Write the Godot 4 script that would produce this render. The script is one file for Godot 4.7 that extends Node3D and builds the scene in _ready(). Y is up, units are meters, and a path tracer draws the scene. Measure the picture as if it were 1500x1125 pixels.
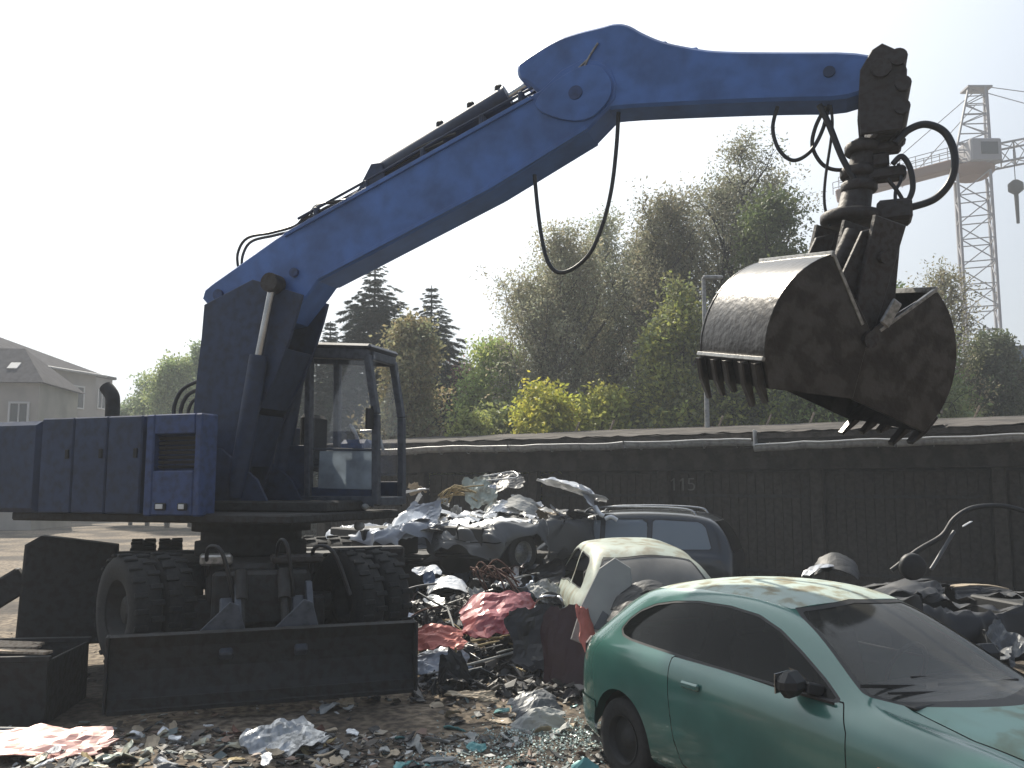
extends Node3D
# A scrap yard in backlight: a blue wheeled material handler holds a clamshell grab over wrecked cars; a low garage row,
# trees and a tower crane stand behind.

const EYE := 2.05
const PITCH := 0.11688
const FOCAL := 1299.0
const MID := Vector2(750.0, 562.5)

var rng := RandomNumberGenerator.new()
var M := {}
var T := {}
var taken := {}
var n1 := FastNoiseLite.new()
var n2 := FastNoiseLite.new()

# ---------------------------------------------------------------- helpers
func rf(a: float, b: float) -> float:
	return rng.randf_range(a, b)

func spot(u: float, v: float, depth: float) -> Vector3:
	var a := (u - MID.x) / FOCAL
	var b := (MID.y - v) / FOCAL
	var d := Vector3(a, b * cos(PITCH) + sin(PITCH), -(cos(PITCH) - b * sin(PITCH)))
	return Vector3(0, EYE, 0) + d * (depth / -d.z)

func numbered(called: String) -> String:
	var k: int = taken.get(called, 0)
	taken[called] = k + 1
	return called if k == 0 else "%s_%03d" % [called, k]

func tag(o: Node3D, label: String, category: String, group := "", kind := "") -> void:
	if label: o.set_meta("label", label)
	if category: o.set_meta("category", category)
	if group: o.set_meta("group", group)
	if kind: o.set_meta("kind", kind)

func thing(called: String, label: String, category: String, where := Vector3.ZERO, turn := 0.0, group := "") -> Node3D:
	var o := Node3D.new()
	o.name = numbered(called)
	add_child(o)
	o.position = where
	o.rotation.y = turn
	tag(o, label, category, group)
	return o

func mk(smooth := -1) -> SurfaceTool:
	var st := SurfaceTool.new()
	st.begin(Mesh.PRIMITIVE_TRIANGLES)
	st.set_smooth_group(smooth)
	return st

func done(st: SurfaceTool) -> ArrayMesh:
	st.generate_normals()
	return st.commit()

func put(called: String, mesh: Mesh, m: Material, parent: Node = null) -> MeshInstance3D:
	var o := MeshInstance3D.new()
	o.mesh = mesh
	o.material_override = m
	if parent == null:
		o.name = numbered(called)
		add_child(o)
	else:
		o.name = called
		parent.add_child(o, true)
	return o

func part(called: String, st: SurfaceTool, m: Material, parent: Node = null) -> MeshInstance3D:
	return put(called, done(st), m, parent)

# corners given counter-clockwise as seen from outside
func quad(st: SurfaceTool, a: Vector3, b: Vector3, c: Vector3, d: Vector3) -> void:
	for p in [a, c, b, a, d, c]:
		st.add_vertex(p)

func tri(st: SurfaceTool, a: Vector3, b: Vector3, c: Vector3) -> void:
	for p in [a, c, b]:
		st.add_vertex(p)

# a box with chamfered edges, centre c, full size s
func box(st: SurfaceTool, c: Vector3, s: Vector3, ch := 0.0, xf := Transform3D.IDENTITY) -> void:
	var h := s * 0.5
	if ch <= 0.0:
		var v := []
		for i in 8:
			v.append(xf * (c + Vector3(h.x if i & 1 else -h.x, h.y if i & 2 else -h.y, h.z if i & 4 else -h.z)))
		for f in [[0, 2, 3, 1], [4, 5, 7, 6], [0, 4, 6, 2], [1, 3, 7, 5], [0, 1, 5, 4], [2, 6, 7, 3]]:
			quad(st, v[f[0]], v[f[1]], v[f[2]], v[f[3]])
		return
	ch = minf(ch, minf(h.x, minf(h.y, h.z)) * 0.95)
	var g := func(sx: int, sy: int, sz: int, k: int) -> Vector3:
		var q := Vector3(h.x - ch, h.y - ch, h.z - ch)
		q[k] = h[k]
		return xf * (c + Vector3(q.x * sx, q.y * sy, q.z * sz))
	for k in 3:
		for s1 in [-1, 1]:
			var a := []
			for e in [[-1, -1], [1, -1], [1, 1], [-1, 1]]:
				var sg := [0, 0, 0]
				sg[k] = s1
				sg[(k + 1) % 3] = e[0]
				sg[(k + 2) % 3] = e[1]
				a.append(g.call(sg[0], sg[1], sg[2], k))
			if s1 > 0: quad(st, a[0], a[1], a[2], a[3])
			else: quad(st, a[3], a[2], a[1], a[0])
	for k in 3:
		var k1 := (k + 1) % 3
		var k2 := (k + 2) % 3
		for s1 in [-1, 1]:
			for s2 in [-1, 1]:
				var lo := [0, 0, 0]
				lo[k] = -1; lo[k1] = s1; lo[k2] = s2
				var hi := [0, 0, 0]
				hi[k] = 1; hi[k1] = s1; hi[k2] = s2
				var p0: Vector3 = g.call(lo[0], lo[1], lo[2], k1)
				var p1: Vector3 = g.call(hi[0], hi[1], hi[2], k1)
				var p2: Vector3 = g.call(hi[0], hi[1], hi[2], k2)
				var p3: Vector3 = g.call(lo[0], lo[1], lo[2], k2)
				if s1 * s2 > 0: quad(st, p3, p2, p1, p0)
				else: quad(st, p0, p1, p2, p3)
	for sx in [-1, 1]:
		for sy in [-1, 1]:
			for sz in [-1, 1]:
				var p: Vector3 = g.call(sx, sy, sz, 0)
				var q: Vector3 = g.call(sx, sy, sz, 1)
				var r: Vector3 = g.call(sx, sy, sz, 2)
				if sx * sy * sz > 0: tri(st, p, q, r)
				else: tri(st, p, r, q)

# a bar of rectangular section from a to b
func bar(st: SurfaceTool, a: Vector3, b: Vector3, wy: float, wz: float, up := Vector3.UP) -> void:
	var x := (b - a).normalized()
	if absf(x.dot(up)) > 0.98: up = Vector3.RIGHT
	var z := x.cross(up).normalized()
	var y := z.cross(x)
	box(st, Vector3.ZERO, Vector3(a.distance_to(b), wy, wz), minf(wy, wz) * 0.12, Transform3D(Basis(x, y, z), (a + b) * 0.5))

func tube(st: SurfaceTool, pts: Array, rads, sides := 8, caps := true) -> void:
	var n := pts.size()
	var rings := []
	var nx := Vector3.ZERO
	for i in n:
		var t: Vector3 = (pts[mini(i + 1, n - 1)] - pts[maxi(i - 1, 0)]).normalized()
		if i == 0:
			nx = t.cross(Vector3.UP if absf(t.y) < 0.9 else Vector3.RIGHT).normalized()
		else:
			nx = (nx - t * nx.dot(t)).normalized()
		var ny := t.cross(nx)
		var r: float = rads[i] if rads is Array else rads
		var ring := []
		for k in sides:
			var a := TAU * k / sides
			ring.append(pts[i] + (nx * cos(a) + ny * sin(a)) * r)
		rings.append(ring)
	for i in n - 1:
		for k in sides:
			var k2 := (k + 1) % sides
			quad(st, rings[i][k], rings[i][k2], rings[i + 1][k2], rings[i + 1][k])
	if caps:
		st.set_smooth_group(-1)
		for k in range(1, sides - 1):
			tri(st, rings[0][0], rings[0][k + 1], rings[0][k])
			tri(st, rings[n - 1][0], rings[n - 1][k], rings[n - 1][k + 1])
		st.set_smooth_group(0)

func smooth_path(p: Array, per := 6) -> Array:
	var o := []
	for i in p.size() - 1:
		var a: Vector3 = p[maxi(i - 1, 0)]
		var d: Vector3 = p[mini(i + 2, p.size() - 1)]
		for k in per:
			o.append(p[i].cubic_interpolate(p[i + 1], a, d, float(k) / per))
	o.append(p[-1])
	return o

# a flat outline (x, y) extruded along z from z0 to z1 with chamfered rims
func prism(st: SurfaceTool, poly: Array, z0: float, z1: float, ch := 0.012, xf := Transform3D.IDENTITY) -> void:
	var n := poly.size()
	var area := 0.0
	for i in n:
		var p: Vector2 = poly[i]
		var q: Vector2 = poly[(i + 1) % n]
		area += p.x * q.y - q.x * p.y
	if area < 0.0:
		poly = poly.duplicate()
		poly.reverse()
	var inner := PackedVector2Array()
	for i in n:
		var e0: Vector2 = (poly[i] - poly[(i + n - 1) % n]).normalized()
		var e1: Vector2 = (poly[(i + 1) % n] - poly[i]).normalized()
		var m := (Vector2(-e0.y, e0.x) + Vector2(-e1.y, e1.x))
		m = m / maxf(m.length_squared() * 0.5, 0.3)
		inner.append(poly[i] + m * ch)
	var tris := Geometry2D.triangulate_polygon(inner)
	for k in range(0, tris.size(), 3):
		var a := inner[tris[k]]
		var b := inner[tris[k + 1]]
		var c := inner[tris[k + 2]]
		if (b - a).cross(c - a) < 0:
			var s := b; b = c; c = s
		tri(st, xf * Vector3(a.x, a.y, z1), xf * Vector3(b.x, b.y, z1), xf * Vector3(c.x, c.y, z1))
		tri(st, xf * Vector3(a.x, a.y, z0), xf * Vector3(c.x, c.y, z0), xf * Vector3(b.x, b.y, z0))
	for i in n:
		var j := (i + 1) % n
		var p: Vector2 = poly[i]
		var q: Vector2 = poly[j]
		var pi_ := inner[i]
		var qi := inner[j]
		quad(st, xf * Vector3(p.x, p.y, z0 + ch), xf * Vector3(q.x, q.y, z0 + ch), xf * Vector3(q.x, q.y, z1 - ch), xf * Vector3(p.x, p.y, z1 - ch))
		quad(st, xf * Vector3(p.x, p.y, z1 - ch), xf * Vector3(q.x, q.y, z1 - ch), xf * Vector3(qi.x, qi.y, z1), xf * Vector3(pi_.x, pi_.y, z1))
		quad(st, xf * Vector3(q.x, q.y, z0 + ch), xf * Vector3(p.x, p.y, z0 + ch), xf * Vector3(pi_.x, pi_.y, z0), xf * Vector3(qi.x, qi.y, z0))

# rounds the corners of an outline by cutting them twice
func round_outline(p: Array) -> Array:
	for pass_ in 2:
		var o := []
		for i in p.size():
			var a: Vector2 = p[i]
			var b: Vector2 = p[(i + 1) % p.size()]
			o.append(a.lerp(b, 0.25))
			o.append(a.lerp(b, 0.75))
		p = o
	return p

func vv(a: Array) -> Array:
	var o := []
	for k in range(0, a.size(), 2):
		o.append(Vector2(a[k], a[k + 1]))
	return o

# profile of (radius, along z) turned about z
func lathe(st: SurfaceTool, prof: Array, sides := 24, xf := Transform3D.IDENTITY) -> void:
	for i in prof.size() - 1:
		var p: Vector2 = prof[i]
		var q: Vector2 = prof[i + 1]
		for k in sides:
			var a := TAU * k / sides
			var b := TAU * (k + 1) / sides
			quad(st, xf * Vector3(cos(a) * p.x, sin(a) * p.x, p.y), xf * Vector3(cos(b) * p.x, sin(b) * p.x, p.y), xf * Vector3(cos(b) * q.x, sin(b) * q.x, q.y), xf * Vector3(cos(a) * q.x, sin(a) * q.x, q.y))

# ---------------------------------------------------------------- materials
func noise_tex(key: String, freq: float, seed_: int, ramp: Array, oct := 4, normal := false, strength := 4.0, kind := FastNoiseLite.TYPE_SIMPLEX_SMOOTH, size := 512) -> void:
	var n := FastNoiseLite.new()
	n.noise_type = kind
	n.frequency = freq
	n.seed = seed_
	n.fractal_octaves = oct
	var t := NoiseTexture2D.new()
	t.width = size
	t.height = size
	t.seamless = true
	t.noise = n
	t.as_normal_map = normal
	t.bump_strength = strength
	if ramp:
		var g := Gradient.new()
		var off := PackedFloat32Array()
		var col := PackedColorArray()
		for r in ramp:
			off.append(r[0])
			col.append(r[1])
		g.offsets = off
		g.colors = col
		t.color_ramp = g
	T[key] = t

func gray(v: float) -> Color:
	return Color(v, v, v)

# colours are linear, real-world base colours
func mat(key: String, c: Color, rough := 0.7, metal := 0.0, tex := "", scale := 1.0, nrm := "", ns := 0.4, detail := "", dscale := 0.3) -> StandardMaterial3D:
	var m := StandardMaterial3D.new()
	m.albedo_color = c.linear_to_srgb()
	m.roughness = rough
	m.metallic = metal
	m.cull_mode = BaseMaterial3D.CULL_DISABLED
	if tex:
		m.albedo_texture = T[tex]
		m.uv1_triplanar = true
		m.uv1_scale = Vector3.ONE * scale
	if nrm:
		m.normal_enabled = true
		m.normal_texture = T[nrm]
		m.normal_scale = ns
		m.uv1_triplanar = true
		m.uv1_scale = Vector3.ONE * scale
	if detail:
		m.detail_enabled = true
		m.detail_blend_mode = BaseMaterial3D.BLEND_MODE_MUL
		m.detail_albedo = T[detail]
		m.detail_uv_layer = BaseMaterial3D.DETAIL_UV_2
		m.uv2_triplanar = true
		m.uv2_scale = Vector3.ONE * dscale
	M[key] = m
	return m

func glass(key: String, c: Color, alpha: float, rough := 0.05, tex := "", scale := 1.0) -> void:
	var m := mat(key, c, rough, 0.0, tex, scale)
	m.transparency = BaseMaterial3D.TRANSPARENCY_ALPHA
	m.albedo_color.a = alpha

func materials() -> void:
	noise_tex("grime", 0.02, 3, [[0.0, gray(0.62)], [0.4, gray(0.85)], [0.65, gray(0.95)], [1.0, gray(1.0)]], 7)
	noise_tex("soft", 0.006, 7, [[0.0, gray(0.8)], [0.5, gray(0.92)], [1.0, gray(1.0)]], 5)
	noise_tex("rust", 0.02, 11, [[0.0, Color(0.7, 0.52, 0.42)], [0.36, Color(0.82, 0.72, 0.66)], [0.5, Color(0.95, 0.93, 0.92)], [1.0, Color(1, 1, 1)]], 6)
	noise_tex("weather", 0.012, 41, [[0.0, Color(0.72, 0.6, 0.5)], [0.34, Color(0.86, 0.8, 0.74)], [0.5, Color(0.97, 0.96, 0.95)], [1.0, Color(1, 1, 1)]], 6)
	noise_tex("soil", 0.02, 5, [[0.0, Color(0.36, 0.33, 0.3)], [0.35, Color(0.6, 0.56, 0.51)], [0.6, Color(0.84, 0.8, 0.75)], [1.0, Color(1.0, 0.97, 0.92)]], 7, false, 4.0, FastNoiseLite.TYPE_SIMPLEX_SMOOTH, 1024)
	noise_tex("patch", 0.006, 15, [[0.0, Color(0.42, 0.4, 0.4)], [0.4, Color(0.7, 0.68, 0.66)], [0.6, Color(1, 0.98, 0.95)], [1.0, Color(1, 1, 1)]], 5)
	noise_tex("bump", 0.03, 8, [], 6, true, 6.0)
	noise_tex("dent", 0.006, 9, [], 3, true, 10.0)
	noise_tex("wornsteel", 0.01, 21, [[0.0, Color(0.5, 0.46, 0.44)], [0.45, Color(0.7, 0.67, 0.65)], [0.6, Color(0.9, 0.89, 0.88)], [1.0, Color(1, 1, 1)]], 7)
	noise_tex("plank", 0.02, 31, [[0.0, Color(0.55, 0.5, 0.45)], [0.5, Color(0.85, 0.82, 0.78)], [1.0, Color(1, 1, 1)]], 4)
	# excavator
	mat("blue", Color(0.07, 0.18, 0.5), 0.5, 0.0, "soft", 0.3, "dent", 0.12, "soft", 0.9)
	M.blue.clearcoat_enabled = true
	M.blue.clearcoat = 0.25
	M.blue.clearcoat_roughness = 0.4
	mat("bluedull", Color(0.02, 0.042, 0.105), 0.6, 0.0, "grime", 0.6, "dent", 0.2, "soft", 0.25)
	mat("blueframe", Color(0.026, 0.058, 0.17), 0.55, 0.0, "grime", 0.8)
	mat("chassis", Color(0.022, 0.023, 0.023), 0.75, 0.0, "rust", 0.8, "bump", 0.4)
	mat("hanger", Color(0.04, 0.036, 0.034), 0.6, 0.2, "rust", 1.2, "bump", 0.4)
	mat("grab", Color(0.06, 0.055, 0.052), 0.34, 0.5, "wornsteel", 0.7, "bump", 0.22)
	mat("edge", Color(0.33, 0.32, 0.3), 0.35, 0.8, "grime", 1.5)
	mat("chrome", Color(0.55, 0.54, 0.52), 0.22, 0.9, "soft", 1.0)
	mat("hose", Color(0.012, 0.012, 0.014), 0.45, 0.0, "", 1.0)
	mat("rubber", Color(0.018, 0.018, 0.018), 0.85, 0.0, "grime", 2.0, "bump", 0.3)
	mat("cabgrey", Color(0.07, 0.08, 0.1), 0.5, 0.0, "grime", 0.9)
	mat("dark", Color(0.012, 0.012, 0.012), 0.7)
	mat("seat", Color(0.02, 0.021, 0.024), 0.9, 0.0, "grime", 2.0)
	glass("clear", Color(0.3, 0.33, 0.35), 0.05, 0.02)
	glass("dusty", Color(0.5, 0.57, 0.63), 0.8, 0.3, "soft", 1.1)
	M.dusty.backlight_enabled = true
	M.dusty.backlight = gray(1.0)
	mat("lens", Color(0.6, 0.6, 0.58), 0.2, 0.1)
	# shed
	mat("zinc", Color(0.36, 0.36, 0.35), 0.6, 0.2, "grime", 0.7)
	mat("zincrim", Color(0.62, 0.61, 0.58), 0.4, 0.3, "soft", 1.2)
	mat("felt", Color(0.1, 0.09, 0.082), 1.0, 0.0, "grime", 0.4, "bump", 0.5, "patch", 0.15)
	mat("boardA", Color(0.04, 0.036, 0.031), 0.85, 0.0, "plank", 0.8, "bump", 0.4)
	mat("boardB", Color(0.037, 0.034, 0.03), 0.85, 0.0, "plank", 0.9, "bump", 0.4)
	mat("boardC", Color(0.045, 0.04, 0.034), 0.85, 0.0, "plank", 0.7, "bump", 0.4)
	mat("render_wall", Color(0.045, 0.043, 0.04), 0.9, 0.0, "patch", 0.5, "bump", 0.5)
	mat("paintnum", Color(0.13, 0.125, 0.115), 0.8)
	mat("pale_wood", Color(0.5, 0.42, 0.33), 0.8, 0.0, "plank", 1.5, "bump", 0.4)
	# house
	mat("plaster", Color(0.36, 0.33, 0.3), 0.9, 0.0, "soft", 0.12)
	mat("plaster2", Color(0.42, 0.38, 0.33), 0.9, 0.0, "soft", 0.15)
	mat("slate", Color(0.1, 0.095, 0.1), 1.0, 0.0, "grime", 0.25)
	M.slate.metallic_specular = 0.15
	mat("windowdark", Color(0.03, 0.035, 0.04), 0.15)
	mat("trimlight", Color(0.55, 0.54, 0.52), 0.7)
	# crane
	mat("crane", Color(0.3, 0.29, 0.3), 0.6, 0.0)
	mat("crane_red", Color(0.22, 0.13, 0.09), 0.6, 0.0)
	mat("bluewall", Color(0.05, 0.11, 0.2), 0.7)
	# ground
	mat("soil", Color(0.29, 0.265, 0.23), 0.95, 0.0, "soil", 0.37, "bump", 0.45, "patch", 0.11)
	mat("bark", Color(0.06, 0.05, 0.042), 0.9, 0.0, "grime", 1.0, "bump", 0.5)
	mat("barkpale", Color(0.16, 0.145, 0.125), 0.9, 0.0, "grime", 1.0)
	for e in [["leaf", Color(1, 1, 1), 0.9], ["needle", Color(1, 1, 1), 0.2]]:
		var m := mat(e[0], e[1], 0.6)
		m.vertex_color_use_as_albedo = true
		m.backlight_enabled = true
		m.backlight = gray(e[2])
	var cm := mat("chips", Color(1, 1, 1), 0.6, 0.0, "grime", 3.0)
	cm.vertex_color_use_as_albedo = true
	cm = mat("glint", Color(1, 1, 1), 0.12, 0.0)
	cm.vertex_color_use_as_albedo = true
	# cars and scrap
	paint("green", Color(0.06, 0.175, 0.145), 0.25)
	paint("mint", Color(0.36, 0.41, 0.36), 0.5)
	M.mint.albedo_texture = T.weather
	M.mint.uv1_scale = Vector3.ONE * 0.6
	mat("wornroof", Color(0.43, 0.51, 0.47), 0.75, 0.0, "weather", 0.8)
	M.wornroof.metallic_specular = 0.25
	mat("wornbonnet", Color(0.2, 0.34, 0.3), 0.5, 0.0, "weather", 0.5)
	paint("night", Color(0.02, 0.024, 0.03))
	paint("white", Color(0.78, 0.79, 0.8), 0.4)
	paint("silver", Color(0.34, 0.36, 0.4), 0.35)
	paint("red", Color(0.36, 0.035, 0.04), 0.38)
	paint("salmon", Color(0.55, 0.15, 0.11), 0.5)
	paint("maroon", Color(0.04, 0.012, 0.014), 0.5)
	paint("black", Color(0.02, 0.02, 0.022), 0.5)
	paint("slategrey", Color(0.1, 0.105, 0.11), 0.5)
	paint("tan", Color(0.42, 0.34, 0.24), 0.7)
	paint("teal", Color(0.1, 0.3, 0.3), 0.45)
	paint("bluegrey", Color(0.13, 0.18, 0.28), 0.4)
	paint("pinkish", Color(0.6, 0.33, 0.29), 0.45)
	paint("cardgrey", Color(0.36, 0.36, 0.34), 0.8)
	mat("alu", Color(0.55, 0.55, 0.54), 0.35, 0.7, "grime", 1.5, "bump", 0.3)
	mat("plasticblack", Color(0.016, 0.016, 0.017), 0.55, 0.0, "grime", 1.5)
	mat("rustwire", Color(0.14, 0.07, 0.05), 0.8, 0.0, "rust", 2.0)
	mat("straw", Color(0.45, 0.37, 0.2), 0.8, 0.0, "plank", 2.0)
	mat("orange", Color(0.5, 0.14, 0.02), 0.3)
	mat("rim", Color(0.2, 0.2, 0.2), 0.45, 0.6, "grime", 2.0)
	glass("tint", Color(0.007, 0.008, 0.008), 0.9, 0.05)
	M.tint.metallic_specular = 0.25
	glass("screen", Color(0.075, 0.075, 0.068), 0.6, 0.1, "soft", 1.0)
	glass("greypane", Color(0.24, 0.23, 0.21), 0.9, 0.35, "soft", 1.0)
	glass("paleglass", Color(0.3, 0.36, 0.42), 0.55, 0.12)

func paint(key: String, c: Color, rough := 0.32) -> void:
	var m := mat(key, c, rough, 0.1, "soft", 0.35, "dent", 0.06)
	m.clearcoat_enabled = true
	m.clearcoat = 0.9 if rough < 0.45 else 0.1
	m.clearcoat_roughness = 0.1

# ---------------------------------------------------------------- camera, sky, sun
func light_and_camera() -> void:
	var cam := Camera3D.new()
	cam.name = "camera"
	add_child(cam)
	cam.position = Vector3(0, EYE, 0)
	cam.rotation.x = PITCH
	cam.fov = 46.83
	cam.near = 0.1
	cam.far = 1500.0
	cam.current = true
	var sun_az := deg_to_rad(-27.0)
	var sun_el := deg_to_rad(45.0)
	var to_sun := Vector3(sin(sun_az) * cos(sun_el), sin(sun_el), -cos(sun_az) * cos(sun_el))
	var sun := DirectionalLight3D.new()
	sun.name = "sun"
	add_child(sun)
	sun.look_at_from_position(to_sun * 10.0, Vector3.ZERO)
	sun.light_energy = 1.6
	sun.light_color = Color(1.0, 0.965, 0.9)
	sun.light_angular_distance = 0.55
	sun.shadow_enabled = true
	# hazy spring sky: deep blue away from the sun, a wide white aureole around it, whitish towards the horizon
	var w := 512
	var h := 256
	var im := Image.create(w, h, false, Image.FORMAT_RGBF)
	for y in h:
		var el := (0.5 - (y + 0.5) / h) * PI
		for x in w:
			var az := ((x + 0.5) / w) * TAU
			var d := Vector3(sin(az) * cos(el), sin(el), -cos(az) * cos(el))
			var g := acos(clampf(d.dot(to_sun), -1.0, 1.0))
			var air := pow(1.0 - clampf(d.y, 0.0, 1.0), 3.0) * lerpf(0.5, 1.15, 0.5 + 0.5 * cos(az - sun_az))
			var c := Vector3(0.05, 0.095, 0.19).lerp(Vector3(0.24, 0.28, 0.31), air)
			var aur := 1.6 * exp(-g / 0.4) + 0.52 * exp(-pow(g / 0.98, 4.0))
			c += Vector3(0.985, 1.0, 0.97) * aur
			if d.y < 0.0:
				c = c.lerp(Vector3(0.14, 0.13, 0.11), clampf(-d.y * 8.0, 0.0, 1.0))
			im.set_pixel(x, y, Color(c.x, c.y, c.z))
	var sm := PanoramaSkyMaterial.new()
	sm.panorama = ImageTexture.create_from_image(im)
	var sky := Sky.new()
	sky.sky_material = sm
	var e := Environment.new()
	e.background_mode = Environment.BG_SKY
	e.sky = sky
	e.tonemap_mode = Environment.TONE_MAPPER_LINEAR
	e.tonemap_exposure = 1.6
	e.fog_enabled = true
	e.fog_density = 0.003
	e.fog_light_color = Color(0.95, 0.97, 0.99)
	e.sdfgi_enabled = true
	e.ssao_enabled = true
	e.ssil_enabled = true
	var we := WorldEnvironment.new()
	we.name = "environment"
	we.environment = e
	add_child(we)

# ---------------------------------------------------------------- ground
func gh(x: float, z: float) -> float:
	var y := n1.get_noise_2d(x, z) * 0.06 + n2.get_noise_2d(x, z) * 0.02
	y *= clampf((-z - 3.0) / 2.0, 0.0, 1.0)
	y += 0.7 * exp(-(pow((x + 0.05) / 1.3, 2) + pow((z + 11.3) / 1.15, 2)))
	y += 0.55 * exp(-(pow((x - 0.2) / 2.2, 2) + pow((z + 15.6) / 1.3, 2)))
	y += 0.1 * exp(-(pow((x + 2.4) / 1.3, 2) + pow((z + 6.7) / 0.7, 2)))
	y += 0.06 * exp(-(pow((x + 4.0) / 0.8, 2) + pow((z + 6.9) / 0.6, 2)))
	return y

func ground() -> void:
	var xs := []
	var zs := []
	var x := -400.0
	while x < 400.0:
		xs.append(x)
		x += 0.16 if absf(x + 0.2) < 8.0 else (1.5 if absf(x) < 30 else 40.0)
		if xs[-1] < -30.0 and x > -30.0: x = -30.0
		if xs[-1] < -8.2 and x > -8.2: x = -8.2
	var z := 60.0
	while z > -900.0:
		zs.append(z)
		z -= 0.16 if z <= -4.0 and z > -20.0 else (2.0 if z > -60.0 and z < 10.0 else 40.0)
		if zs[-1] > 10.0 and z < 10.0: z = 10.0
		if zs[-1] > -4.0 and z < -4.0: z = -4.0
	var st := mk(0)
	for j in zs.size() - 1:
		for i in xs.size() - 1:
			var a := Vector3(xs[i], gh(xs[i], zs[j]), zs[j])
			var b := Vector3(xs[i + 1], gh(xs[i + 1], zs[j]), zs[j])
			var c := Vector3(xs[i + 1], gh(xs[i + 1], zs[j + 1]), zs[j + 1])
			var d := Vector3(xs[i], gh(xs[i], zs[j + 1]), zs[j + 1])
			quad(st, a, b, c, d)
	var g := part("ground", st, M.soil)
	tag(g, "bare brown yard ground strewn with scrap", "ground", "", "structure")

# ---------------------------------------------------------------- excavator
var XC := Vector3(-3.0, 0, -10.36)
var XUP := Basis(Vector3.UP, deg_to_rad(-20.0))
var XUC := Basis(Vector3.UP, deg_to_rad(19.6))

# picture position to (along the boom, height, across) in the frame of the upper carriage
func boomspot(u: float, v: float, w: float) -> Vector3:
	var d := spot(u, v, 1.0) - Vector3(0, EYE, 0)
	var r := XUP.z
	var t := ((XC - Vector3(0, EYE, 0)).dot(r) + w) / d.dot(r)
	var p := Vector3(0, EYE, 0) + d * t - XC
	return Vector3(p.dot(XUP.x), p.y, w)

func path_on_boom(a: Array, w0: float, w1: float, per := 6) -> Array:
	var o := []
	var n := a.size() / 2
	for k in n:
		o.append(boomspot(a[2 * k], a[2 * k + 1], lerpf(w0, w1, float(k) / maxi(n - 1, 1))))
	return smooth_path(o, per)

func upper(called: String, st: SurfaceTool, m: Material, root: Node, under: Node = null) -> MeshInstance3D:
	var o := part(called, st, m, under if under else root)
	if under == null: o.transform = Transform3D(XUP, Vector3.ZERO)
	return o

func tyre_profile(r: float, w: float) -> Array:
	return [Vector2(r * 0.56, -w * 0.40), Vector2(r * 0.74, -w * 0.5), Vector2(r * 0.93, -w * 0.47), Vector2(r * 0.985, -w * 0.36), Vector2(r, -w * 0.15), Vector2(r, w * 0.15), Vector2(r * 0.985, w * 0.36), Vector2(r * 0.93, w * 0.47), Vector2(r * 0.74, w * 0.5), Vector2(r * 0.56, w * 0.40)]

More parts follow.
